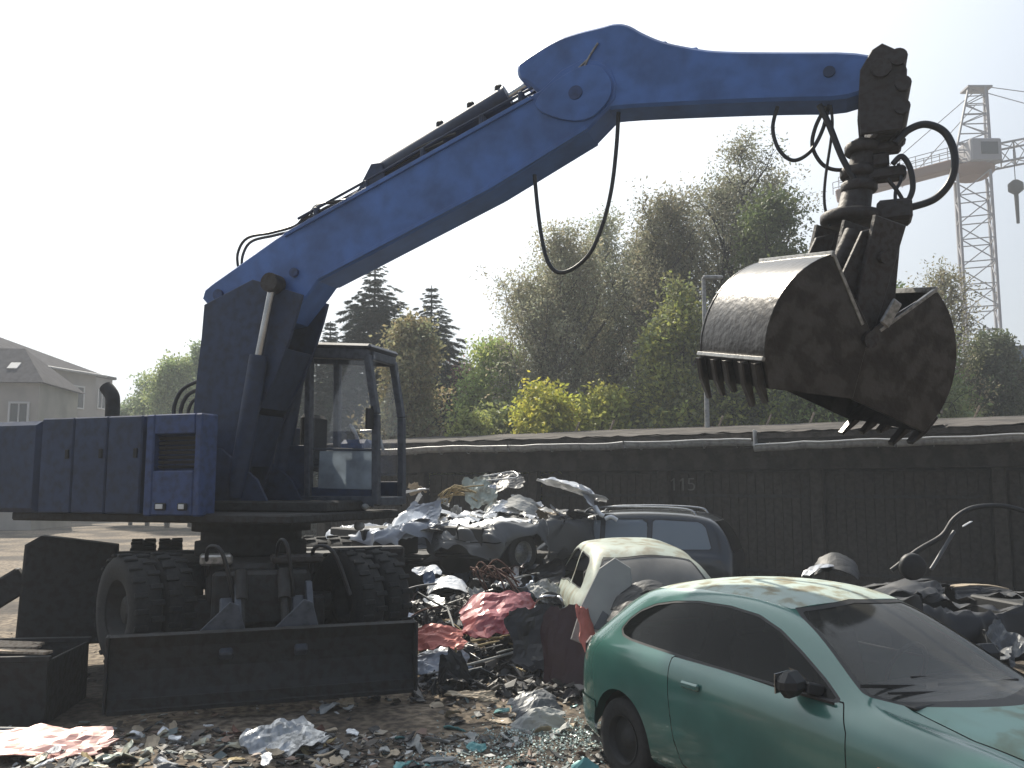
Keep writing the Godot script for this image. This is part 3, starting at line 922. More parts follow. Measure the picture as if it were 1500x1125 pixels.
	for e in [[7.05, 5.98, 0.08], [7.08, 5.72, 0.07], [7.06, 5.5, 0.07], [6.9, 5.9, 0.09]]:
		st3 = mk(0)
		tube(st3, [w.call(e[0], e[1], -0.25), w.call(e[0], e[1], 0.25)], e[2], 14)
		put("yoke_pin", done(st3), M.hanger, root)
	st3 = mk()
	bar(st3, w.call(6.88, 5.3, 0), w.call(6.88, 5.85, 0), 0.2, 0.3)
	put("yoke_core", done(st3), M.hanger, root)

# ---------------------------------------------------------------- garage row
func shed() -> void:
	# eave line from a to b; local x runs along the eave, z towards the yard
	var a := Vector3(-5.2, 0, -21.73)
	var b := Vector3(10.6, 0, -12.86)
	var dirv := (b - a).normalized()
	var L := a.distance_to(b)
	var turn := atan2(-dirv.z, dirv.x)
	var root := thing("garage_row", "long low row of dark garages with a zinc gutter along its flat roof", "garage", a, turn)
	var he := 2.95
	var wz := -0.75   # door wall stands back under the eave
	var st := mk()
	box(st, Vector3(L / 2, he / 2 - 0.1, -5.4), Vector3(L, he + 0.6, 0.2))
	box(st, Vector3(0.1, 1.4, -3.0), Vector3(0.2, 2.8, 4.6))
	box(st, Vector3(L - 0.1, 1.4, -3.0), Vector3(0.2, 2.8, 4.6))
	box(st, Vector3(L / 2, 2.62, wz - 0.05), Vector3(L - 0.4, 0.44, 0.18), 0.01)
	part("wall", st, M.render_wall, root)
	st = mk()
	var ys := 0.56
	prism(st, vv([0.06, he + 0.0, 0.06, he + 0.1, -5.7, he + ys + 0.1, -5.7, he + ys]), 0.0, L, 0.01, Transform3D(Basis(Vector3(0, 0, 1), Vector3.UP, Vector3(-1, 0, 0)), Vector3(L, 0, 0)))
	var roof := part("roof", st, M.felt, root)
	# ragged felt strips with lifted edges
	for k in 14:
		var x0 := L * k / 14.0
		st = mk(0)
		var nx := 8
		for i in nx:
			for j in 4:
				var f := func(ii: int, jj: int) -> Vector3:
					var zz := 0.1 - jj * 0.4
					return Vector3(x0 + 0.02 + (L / 14.0 - 0.04) * ii / nx, he + 0.108 + (0.06 - zz) * ys / 5.76 + absf(n1.get_noise_2d((x0 + ii) * 6.0, jj * 9.0)) * (0.07 if jj == 0 else 0.03), zz)
				quad(st, f.call(i, j), f.call(i + 1, j), f.call(i + 1, j + 1), f.call(i, j + 1))
		part("felt_sheet", st, M.felt, roof)
	st = mk()
	box(st, Vector3(L / 2, he - 0.06, 0.0), Vector3(L, 0.2, 0.04), 0.006)
	part("fascia_board", st, M.boardB, root)
	# gutter in lengths; one joint has slipped
	var cuts := [0.4, 3.2, 6.0, 8.6, 11.1, 13.5, L - 0.1]
	for k in cuts.size() - 1:
		var sag0 := 0.0 if k < 4 else -0.05
		st = mk(0)
		var n := 8
		for i in n:
			for j in 8:
				var f := func(ii: int, jj: int, r: float) -> Vector3:
					var x := lerpf(cuts[k], cuts[k + 1] - 0.03, float(ii) / n)
					var an := PI + PI * jj / 8.0
					var drop := sag0 + n1.get_noise_2d(x * 9.0, 40.0) * 0.03 + (0.035 * (1.0 - absf(ii - 4.0) / 4.0) if k % 2 else 0.0)
					if k == 4 and ii < 3: drop -= 0.05 * (3 - ii) / 3.0
					return Vector3(x, he - 0.03 + drop + sin(an) * r * 1.15, 0.115 + cos(an) * r)
				quad(st, f.call(i, j, 0.105), f.call(i + 1, j, 0.105), f.call(i + 1, j + 1, 0.105), f.call(i, j + 1, 0.105))
				quad(st, f.call(i, j + 1, 0.1), f.call(i + 1, j + 1, 0.1), f.call(i + 1, j, 0.1), f.call(i, j, 0.1))
		var gt := part("gutter", st, M.zinc, root)
		st = mk(0)
		var rim := []
		for i in 9:
			var x := lerpf(cuts[k], cuts[k + 1] - 0.03, i / 8.0)
			var drop := sag0 + n1.get_noise_2d(x * 9.0, 40.0) * 0.03 + (0.035 * (1.0 - absf(i - 4.0) / 4.0) if k % 2 else 0.0)
			if k == 4 and i < 3: drop -= 0.05 * (3 - i) / 3.0
			rim.append(Vector3(x, he - 0.03 + drop, 0.222))
		tube(st, rim, 0.018, 7)
		part("rolled_rim", st, M.zincrim, gt)
		for i in 4:
			st = mk()
			var xx := lerpf(cuts[k], cuts[k + 1], (i + 0.5) / 4.0)
			for j in 5:
				var an := PI + PI * j / 5.0
				var an2 := PI + PI * (j + 1) / 5.0
				bar(st, Vector3(xx, he - 0.03 + sag0 + sin(an) * 0.13, 0.115 + cos(an) * 0.115), Vector3(xx, he - 0.03 + sag0 + sin(an2) * 0.13, 0.115 + cos(an2) * 0.115), 0.006, 0.025, Vector3.RIGHT)
			part("gutter_bracket", st, M.zinc, gt)
	st = mk()
	box(st, Vector3(11.12, he + 0.0, 0.13), Vector3(0.03, 0.3, 0.22), 0.006, Transform3D(Basis(Vector3.BACK, 0.0), Vector3.ZERO))
	part("gutter_end", st, M.zincrim, root)
	# posts between the garages and plank doors
	var n_g := 6
	var gw := (L - 0.4) / n_g
	for k in n_g + 1:
		st = mk()
		box(st, Vector3(0.2 + gw * k, 1.2, wz), Vector3(0.22, 2.4, 0.22), 0.02)
		part("post", st, M.boardC, root)
	for k in n_g:
		st = mk()
		box(st, Vector3(0.2 + gw * (k + 0.5), 1.19, wz - 0.12), Vector3(gw - 0.26, 2.34, 0.04))
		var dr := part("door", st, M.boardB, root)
		var np := 16
		for i in np:
			st = mk()
			var pw := (gw - 0.3) / np
			box(st, Vector3(0.2 + 0.15 + gw * k + pw * (i + 0.5), 1.18, wz - 0.08 + rf(-0.004, 0.006)), Vector3(pw - 0.012, 2.3, 0.03), 0.004)
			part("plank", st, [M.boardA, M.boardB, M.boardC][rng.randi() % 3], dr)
		for y in [0.5, 1.9]:
			st = mk()
			box(st, Vector3(0.2 + gw * (k + 0.5), y, wz - 0.045), Vector3(gw - 0.5, 0.06, 0.012), 0.003)
			part("hinge_band", st, M.chassis, dr)
	# the painted number
	var tm := TextMesh.new()
	tm.text = "115"
	var fo := SystemFont.new()
	fo.font_names = PackedStringArray(["Droid Sans"])
	tm.font = fo
	tm.font_size = 40
	tm.pixel_size = 0.0085
	tm.depth = 0.006
	var num := put("door_number", tm, M.paintnum, root)
	var dp := spot(982, 712, 17.2)
	var q := root.transform.affine_inverse() * dp
	num.position = Vector3(q.x, 2.12, wz - 0.052)
	# short stakes along the back of the roof
	for u in [566, 592, 618, 646, 680, 714, 753, 845, 893, 1033, 1053, 1125, 1185, 1262, 1310, 1428]:
		st = mk()
		var x := 0.0
		for t in 200:
			var p := root.transform * Vector3(L * t / 199.0, he + ys, -5.3)
			if 750.0 + FOCAL * p.x / -p.z * 1.0 < u: x = L * t / 199.0
		bar(st, Vector3(x, he + ys * 0.9, -5.3), Vector3(x + 0.16, he + ys + 0.32, -5.3), 0.04, 0.06)
		part("roof_stake", st, M.pale_wood, root)

# ---------------------------------------------------------------- far things
func lattice(st: SurfaceTool, a: Vector3, b: Vector3, half_a: float, half_b: float, bays: int, chord: float, brace: float, side: Vector3) -> void:
	var x := (b - a).normalized()
	var y := (side - x * side.dot(x)).normalized()
	var z := x.cross(y)
	var c := []
	for i in bays + 1:
		var t := float(i) / bays
		var h := lerpf(half_a, half_b, t)
		var o := a.lerp(b, t)
		c.append([o + (y + z) * h, o + (y - z) * h, o - (y + z) * h, o + (z - y) * h])
	for k in 4:
		bar(st, c[0][k], c[bays][k], chord, chord)
	for i in bays:
		for k in 4:
			var k2 := (k + 1) % 4
			bar(st, c[i][k], c[i][k2], brace, brace)
			bar(st, c[i][k if i % 2 else k2], c[i + 1][k2 if i % 2 else k], brace, brace)

func crane() -> void:
	var d := 62.0
	var base := spot(1443, 560, d)
	base.y = 0.0
	var root := thing("tower_crane", "grey lattice tower crane standing far behind the trees", "crane", base)
	var L := func(u: float, v: float, dd: float) -> Vector3: return spot(u, v, dd) - base
	var deck: Vector3 = L.call(1441, 250, d)
	deck.x = 0.0
	deck.z = 0.0
	var st := mk()
	lattice(st, Vector3.ZERO, deck - Vector3(0, 0.4, 0), 1.05, 1.05, 15, 0.17, 0.075, Vector3(1, 0, 0.4))
	part("mast", st, M.crane, root)
	st = mk(0)
	tube(st, [deck + Vector3(0, -0.6, 0), deck + Vector3(0, -0.2, 0), deck + Vector3(0, 0.2, 0)], [1.0, 1.5, 1.5], 16)
	part("slewing_ring", st, M.crane_red, root)
	st = mk()
	box(st, deck + Vector3(0.3, 1.0, 0.6), Vector3(2.2, 1.7, 2.0), 0.1)
	var cb := part("operator_cab", st, M.crane, root)
	st = mk()
	box(st, deck + Vector3(0.5, 1.1, 1.62), Vector3(1.2, 0.9, 0.04), 0.01)
	part("window", st, M.windowdark, cb)
	var top: Vector3 = L.call(1430, 132, d)
	top.z = 0.0
	st = mk()
	lattice(st, deck + Vector3(-0.1, 0.2, 0), top, 1.15, 0.55, 8, 0.13, 0.06, Vector3(1, 0, 0.4))
	box(st, top + Vector3(0, 0.05, 0), Vector3(1.8, 0.16, 1.2), 0.02)
	bar(st, top + Vector3(0.8, 0, 0), deck + Vector3(1.5, 0.6, 0), 0.1, 0.1)
	part("tower_head", st, M.crane, root)
	# counter jib with walkway to the left, lattice jib out to the right
	var cj: Vector3 = L.call(1225, 288, d + 3.0)
	st = mk()
	bar(st, deck + Vector3(-0.8, 0.5, 0), cj, 0.75, 1.2)
	var arm := part("counter_jib", st, M.crane_red, root)
	st = mk()
	for k in 9:
		var p := (deck + Vector3(-0.8, 0.5, 0)).lerp(cj, k / 8.0)
		for z in [-0.6, 0.6]:
			bar(st, p + Vector3(0, 0.35, z), p + Vector3(0, 1.3, z), 0.05, 0.05)
	for z in [-0.6, 0.6]:
		for y in [0.85, 1.3]:
			bar(st, deck + Vector3(-0.8, 0.5 + y, z), cj + Vector3(0, y, z), 0.045, 0.045)
	part("railing", st, M.crane, arm)
	var je: Vector3 = L.call(1760, 170, d - 6.0)
	st = mk()
	lattice(st, deck + Vector3(1.1, 0.9, 0), je, 0.7, 0.6, 14, 0.13, 0.06, Vector3(0, 1, 0))
	part("jib", st, M.crane, root)
	for e in [[top, cj + Vector3(2.0, 0.6, 0)], [top + Vector3(0, -1.0, 0), cj + Vector3(5.0, 0.7, 0)], [top + Vector3(0.5, 0.3, 0), je.lerp(deck, 0.15) + Vector3(0, 1.0, 0)], [top + Vector3(0.7, -0.2, 0), je.lerp(deck, 0.4) + Vector3(0, 1.0, 0)]]:
		st = mk(0)
		tube(st, [e[0], e[1]], 0.035, 5)
		part("stay_cable", st, M.crane, root)
	var hk: Vector3 = L.call(1488, 275, d - 1.0)
	st = mk(0)
	tube(st, [hk + Vector3(0, 2.8, 0), hk + Vector3(0, -2.4, 0)], 0.03, 5)
	tube(st, [hk + Vector3(0, -0.2, 0), hk + Vector3(0, -2.6, 0)], [0.16, 0.11], 8)
	tube(st, [hk + Vector3(0, 0.55, 0), hk + Vector3(0, 0.3, 0), hk + Vector3(0, -0.2, 0), hk + Vector3(0, -0.5, 0)], [0.2, 0.5, 0.5, 0.12], 12)
	part("hook_block", st, M.chassis, root)

func window_at(root: Node, x: float, y: float, z: float, w: float, h: float) -> void:
	var st := mk()
	box(st, Vector3(x, y, z), Vector3(w, h, 0.06), 0.0)
	var o := part("window", st, M.windowdark, root)
	st = mk()
	for s in [-1, 1]:
		box(st, Vector3(x + s * (w * 0.5 + 0.05), y, z + 0.02), Vector3(0.1, h + 0.2, 0.12), 0.01)
		box(st, Vector3(x, y + s * (h * 0.5 + 0.05), z + 0.02), Vector3(w, 0.1, 0.12), 0.01)
	box(st, Vector3(x, y, z + 0.04), Vector3(0.06, h, 0.05))
	part("frame", st, M.trimlight, o)

func houses() -> void:
	# main house: long block, hipped slate roof falling towards the yard
	var d := 52.0
	var p0 := spot(20, 560, d)
	var p1 := spot(140, 560, d + 6.0)
	p0.y = 0; p1.y = 0
	var dirv := (p1 - p0).normalized()
	var L := p0.distance_to(p1)
	var root := thing("farm_house", "pale rendered house with a long grey hipped roof", "house", p0, atan2(-dirv.z, dirv.x))
	var he := spot(29, 531, d).y
	var hr := spot(45, 508, d + 5.0).y + 0.6
	var st := mk()
	box(st, Vector3(L / 2 - 6.0, he / 2, -5.0), Vector3(L + 12.0, he, 10.0))
	part("wall", st, M.plaster, root)
	st = mk()
	var e := [Vector3(-12.5, he, 0.4), Vector3(L + 0.4, he, 0.4), Vector3(L + 0.4, he, -10.4), Vector3(-12.5, he, -10.4), Vector3(-12.5, hr, -5), Vector3(L - 3.2, hr, -5)]
	quad(st, e[0], e[1], e[5], e[4])
	tri(st, e[1], e[2], e[5])
	quad(st, e[2], e[3], e[4], e[5])
	tri(st, e[3], e[0], e[4])
	quad(st, e[3], e[2], e[1], e[0])
	var rf_ := part("roof", st, M.slate, root)
	st = mk()
	box(st, Vector3(1.4, hr + 0.2, -5.2), Vector3(0.6, 0.9, 0.6), 0.03)
	part("chimney", st, M.plaster, rf_)
	st = mk(0)
	tube(st, [Vector3(-12.5, he - 0.05, 0.5), Vector3(L + 0.4, he - 0.05, 0.5)], 0.09, 8)
	part("gutter", st, M.zinc, root)
	for k in 4:
		window_at(root, -1.2 + k * 2.0, he - 1.6, 0.0, 1.0, 1.3)
		window_at(root, -1.2 + k * 2.0, he - 4.0, 0.0, 1.0, 1.3)
	# lower flat wing on its right
	var q0 := spot(122, 560, d + 8.0)
	q0.y = 0
	var wing := thing("flat_roofed_wing", "low flat-roofed pale building at the right end of the hipped house", "building", q0, atan2(-dirv.z, dirv.x) + 0.1)
	var hw := spot(160, 549, d + 8.0).y
	st = mk()
	box(st, Vector3(1.3, hw / 2, -4.0), Vector3(3.4, hw, 8.0))
	part("wall", st, M.plaster, wing)
	st = mk()
	box(st, Vector3(1.3, hw + 0.1, -4.0), Vector3(3.8, 0.2, 8.4), 0.03)
	part("roof", st, M.slate, wing)
	for k in 2:
		window_at(wing, 0.6 + k * 1.3, hw - 1.5, 0.0, 0.7, 1.2)
		window_at(wing, 0.6 + k * 1.3, hw - 3.9, 0.0, 0.7, 1.0)
	# annex in front with a mono-pitch roof and skylight
	var an0 := spot(56, 600, 44.0)
	an0.y = 0
	var an := thing("annex_house", "cream annex with skylight in its grey roof at the left edge", "house", an0, 0.1)
	var ha := spot(30, 561, 44.0).y
	st = mk()
	box(st, Vector3(-4.0, ha / 2, -2.5), Vector3(8.0, ha, 5.0))
	part("wall", st, M.plaster2, an)
	st = mk()
	var hq := [Vector3(-8.3, ha, 0.3), Vector3(0.3, ha, 0.3), Vector3(0.3, ha, -5.3), Vector3(-8.3, ha, -5.3), Vector3(-8.3, ha + 2.1, -2.5), Vector3(-1.9, ha + 2.1, -2.5)]
	quad(st, hq[0], hq[1], hq[5], hq[4])
	tri(st, hq[1], hq[2], hq[5])
	quad(st, hq[2], hq[3], hq[4], hq[5])
	tri(st, hq[3], hq[0], hq[4])
	quad(st, hq[3], hq[2], hq[1], hq[0])
	var ar := part("roof", st, M.slate, an)
	st = mk()
	box(st, Vector3(0, 0, 0), Vector3(0.5, 0.06, 0.6), 0.01, Transform3D(Basis(Vector3.RIGHT, 0.64), Vector3(-1.7, ha + 0.98, -0.95)))
	part("skylight", st, M.trimlight, ar)
	for k in 2:
		window_at(an, -0.9 - k * 1.9, ha - 1.5, 0.02, 0.8, 0.9)
	# blue-walled hall at the right edge
	var bp := spot(1490, 540, 55.0)
	bp.y = 0
	var hb := thing("blue_hall", "far blue-walled flat hall at the right edge behind trees", "building", bp, -0.3)
	var hh := spot(1490, 512, 55.0).y
	st = mk()
	box(st, Vector3(4.5, hh / 2, -4), Vector3(10.0, hh, 8.0))
	part("wall", st, M.bluewall, hb)
	st = mk()
	box(st, Vector3(4.5, hh + 0.1, -4), Vector3(10.4, 0.25, 8.4), 0.03)
	part("roof", st, M.slate, hb)

func lamp_post() -> void:
	var p := spot(1036, 620, 21.5)
	var base := Vector3(p.x, 0, p.z)
	var root := thing("lamp_post", "slim grey street lamp post behind the garage roof left of grab", "lamp post", base)
	var h := spot(1036, 408, 21.5).y
	var st := mk(0)
	tube(st, [Vector3.ZERO, Vector3(0, h, 0)], [0.07, 0.05], 10)
	part("pole", st, M.zinc, root)
	st = mk()
	box(st, Vector3(0.22, h + 0.02, 0), Vector3(0.5, 0.1, 0.2), 0.03)
	part("lamp_head", st, M.zinc, root)

# ---------------------------------------------------------------- trees
var clumps := {}

func clump(n: int, size: float, radius: float, long := 1.6) -> ArrayMesh:
	var st := mk()
	for k in n:
		var c := Vector3(rf(-1, 1), rf(-0.8, 0.8), rf(-1, 1))
		c = c.normalized() * radius * pow(rng.randf(), 0.5)
		var x := Vector3(rf(-1, 1), rf(-1, 0.6), rf(-1, 1)).normalized()
		var y := x.cross(Vector3(rf(-1, 1), rf(-1, 1), rf(-1, 1))).normalized()
		var z := x.cross(y)
		var s := size * rf(0.7, 1.25)
		var a := c
		var b := c + x * s * long * 0.5 + y * s * 0.42 + z * s * 0.1
		var e := c + x * s * long
		var f := c + x * s * long * 0.5 - y * s * 0.42 + z * s * 0.1
		tri(st, a, b, e)
		tri(st, a, e, f)
	return done(st)

func scatter(called: String, mesh: Mesh, m: Material, xfs: Array, cols: Array, parent: Node) -> MultiMeshInstance3D:
	var mm := MultiMesh.new()
	mm.transform_format = MultiMesh.TRANSFORM_3D
	mm.use_colors = true
	mm.mesh = mesh
	mm.instance_count = xfs.size()
	for k in xfs.size():
		mm.set_instance_transform(k, xfs[k])
		mm.set_instance_color(k, cols[k])
	var o := MultiMeshInstance3D.new()
	o.multimesh = mm
	o.material_override = m
	if parent:
		o.name = called
		parent.add_child(o, true)
	else:
		o.name = numbered(called)
		add_child(o)
	return o

# all leaves of one crown as one mesh
func crown(mesh: ArrayMesh, m: Material, xfs: Array, cols: Array, parent: Node) -> void:
	var src := mesh.surface_get_arrays(0)
	var sv: PackedVector3Array = src[Mesh.ARRAY_VERTEX]
	var sn: PackedVector3Array = src[Mesh.ARRAY_NORMAL]
	var v := PackedVector3Array()
	var n := PackedVector3Array()
	var c := PackedColorArray()
	for k in xfs.size():
		var xf: Transform3D = xfs[k]
		v.append_array(xf * sv)
		n.append_array(Transform3D(xf.basis.orthonormalized(), Vector3.ZERO) * sn)
		var cc := PackedColorArray()
		cc.resize(sv.size())
		cc.fill(cols[k])
		c.append_array(cc)
	var arr := []
	arr.resize(Mesh.ARRAY_MAX)
	arr[Mesh.ARRAY_VERTEX] = v
	arr[Mesh.ARRAY_NORMAL] = n
	arr[Mesh.ARRAY_COLOR] = c
	var am := ArrayMesh.new()
	am.add_surface_from_arrays(Mesh.PRIMITIVE_TRIANGLES, arr)
	put("crown", am, m, parent)

func rand_basis(s: float) -> Basis:
	return Basis.from_euler(Vector3(rf(-PI, PI), rf(-PI, PI), rf(-PI, PI))).scaled(Vector3.ONE * s)

func tree(called: String, label: String, cat: String, group: String, u: float, vtop: float, d: float, half_px: float, cb: float, limbs: int, col: Color, o := {}) -> void:
	var p := spot(u, 640, d)
	var base := Vector3(p.x, 0, p.z)
	var h := spot(u, vtop, d).y
	var r := half_px / FOCAL * d * 0.85
	var root := thing(called, label, cat, base, 0.0, group)
	var up: float = o.get("up", 0.6)
	var dens: float = o.get("dens", 1.0) * 0.52
	var cs: float = o.get("size", 1.0)
	var stems: int = o.get("stems", 1)
	var top_full: float = o.get("mid", 0.5)
	var wood := mk(0)
	var spots := []
	for s in stems:
		var la := TAU * s / stems + rf(-0.4, 0.4)
		var lean := Vector3(cos(la), 0, sin(la)) * (0.12 if stems == 1 else r * rf(0.25, 0.75))
		var tp := []
		var tr := []
		var th := h * (1.0 if stems == 1 else rf(0.75, 1.0))
		for i in 9:
			var t := i / 8.0
			tp.append(Vector3(lean.x * t + n1.get_noise_2d(t * 60.0 + u, s * 30.0) * 0.5 * r * 0.5, th * 0.97 * t, lean.z * t + n1.get_noise_2d(t * 60.0, u + s * 30.0) * 0.25 * r))
			tr.append(maxf(h * 0.016 / sqrt(stems) * (1.0 - t * 0.94), 0.012))
		tp[0] = Vector3(lean.x * 0.1, -0.1, lean.z * 0.1)
		tube(wood, tp, tr, 7, false)
		for k in limbs / stems:
			var t := lerpf(cb, 0.99, pow((k + rng.randf()) / (limbs / stems), 0.9))
			var q := (t - cb) / (1.0 - cb)
			var env := pow(sin(PI * clampf(lerpf(0.14, 1.0, pow(q, log(0.5) / log(top_full) if top_full > 0.0 else 1.0)), 0, 1)), 0.75)
			env = maxf(env, 0.12) * rf(0.4, 1.3)
			var fi := t * 8.0
			var i0 := mini(int(fi), 7)
			var start: Vector3 = tp[i0].lerp(tp[i0 + 1], fi - i0)
			var az := 2.39996 * k + rf(-0.5, 0.5) + s
			var outv := Vector3(cos(az), 0, sin(az))
			var ln := r * env
			var pts := []
			var rr := []
			var lw := maxf(h * 0.0075 * env, 0.012)
			for i in 6:
				var q2 := i / 5.0
				var pos := start + outv * ln * q2 * (1.0 - 0.15 * q2) + Vector3.UP * ln * up * (q2 * 0.8 + 0.3 * q2 * q2) + Vector3(rf(-1, 1), rf(-1, 1), rf(-1, 1)) * ln * 0.05 * q2
				pos.y = minf(pos.y, h * 1.0)
				pts.append(pos)
				rr.append(maxf(lw * (1.0 - q2 * 0.85), 0.008))
			tube(wood, pts, rr, 5, false)
			for i in range(1, 6):
				var tw := 2 if i < 3 else 3
				for w in tw:
					var dv := (outv * rf(-0.2, 1.0) + Vector3(rf(-1, 1), rf(-0.5, 1.0) + up * 0.5, rf(-1, 1))).normalized()
					var tl := (0.22 * ln + 0.25) * rf(0.6, 1.3)
					var e: Vector3 = pts[i] + dv * tl
					tube(wood, [pts[i], pts[i].lerp(e, 0.5) + Vector3(rf(-1, 1), rf(-1, 1), rf(-1, 1)) * tl * 0.1, e], [0.014, 0.01, 0.006], 3, false)
					spots.append(pts[i].lerp(e, 0.55))
					spots.append(e)
	part("trunk", wood, o.get("bark", M.bark), root)
	var xfs := []
	var cols := []
	for s in spots:
		var n := int(dens) + (1 if rng.randf() < dens - int(dens) else 0)
		for k in n:
			var pos: Vector3 = s + Vector3(rf(-1, 1), rf(-1, 1), rf(-1, 1)) * 0.22 * cs
			xfs.append(Transform3D(rand_basis(cs * rf(0.7, 1.25)), pos))
			var c := col * rf(1.4, 3.0)
			if o.has("col2") and rng.randf() < 0.45: c = o.col2 * rf(1.4, 2.8)
			c.r *= rf(0.9, 1.12)
			cols.append(c)
	crown(clumps[o.get("leaf", "leafy")], M.leaf, xfs, cols, root)

func spruce(label: String, u: float, vtop: float, d: float, half_px: float) -> void:
	var p := spot(u, 640, d)
	var base := Vector3(p.x, 0, p.z)
	var h := spot(u, vtop, d).y
	var r := half_px / FOCAL * d
	var root := thing("spruce_tree", label, "tree", base, 0.0, "spruces behind the excavator cab")
	var wood := mk(0)
	tube(wood, [Vector3(0, -0.1, 0), Vector3(0, h * 0.5, 0), Vector3(0, h, 0)], [h * 0.018, h * 0.011, 0.015], 8, false)
	var xfs := []
	var cols := []
	var y := h * 0.06
	while y < h * 0.985:
		var t := y / h
		var n := int(lerpf(11, 5, t))
		var a0 := rf(0, TAU)
		for k in n:
			var az := a0 + TAU * k / n + rf(-0.25, 0.25)
			var ln := r * (pow(1.0 - t, 0.85) + 0.03) * rf(0.72, 1.15)
			var outv := Vector3(cos(az), 0, sin(az))
			var b0 := Vector3(0, y, 0)
			var rise := lerpf(-0.22, 0.3, t)
			var m: int = maxi(3, int(ln / 0.22))
			var last := b0
			for i in range(1, m + 1):
				var q := float(i) / m
				var pos := b0 + outv * ln * q + Vector3.UP * ln * (rise * q - 0.22 * q * (1.0 - q) + 0.12 * q * q)
				tube(wood, [last, pos], 0.02 * (1.1 - q), 3, false)
				last = pos
				for sd in [-1, 0, 1]:
					var dirv: Vector3 = (outv + outv.cross(Vector3.UP) * sd * 0.9 + Vector3.DOWN * 0.18).normalized()
					var sc := (0.55 + 0.5 * (1.0 - absf(q - 0.5))) * rf(0.75, 1.2) * clampf(ln, 0.35, 1.0)
					var zb: Vector3 = dirv.cross(Vector3.UP).normalized()
					xfs.append(Transform3D(Basis(dirv, zb.cross(dirv), zb).scaled(Vector3.ONE * sc), pos - outv * 0.08))
					cols.append(Color(0.03, 0.05, 0.034) * rf(0.6, 1.6))
		y += h * lerpf(0.034, 0.022, t) * rf(0.85, 1.15)
	part("trunk", wood, M.bark, root)
	crown(clumps.needles, M.needle, xfs, cols, root)

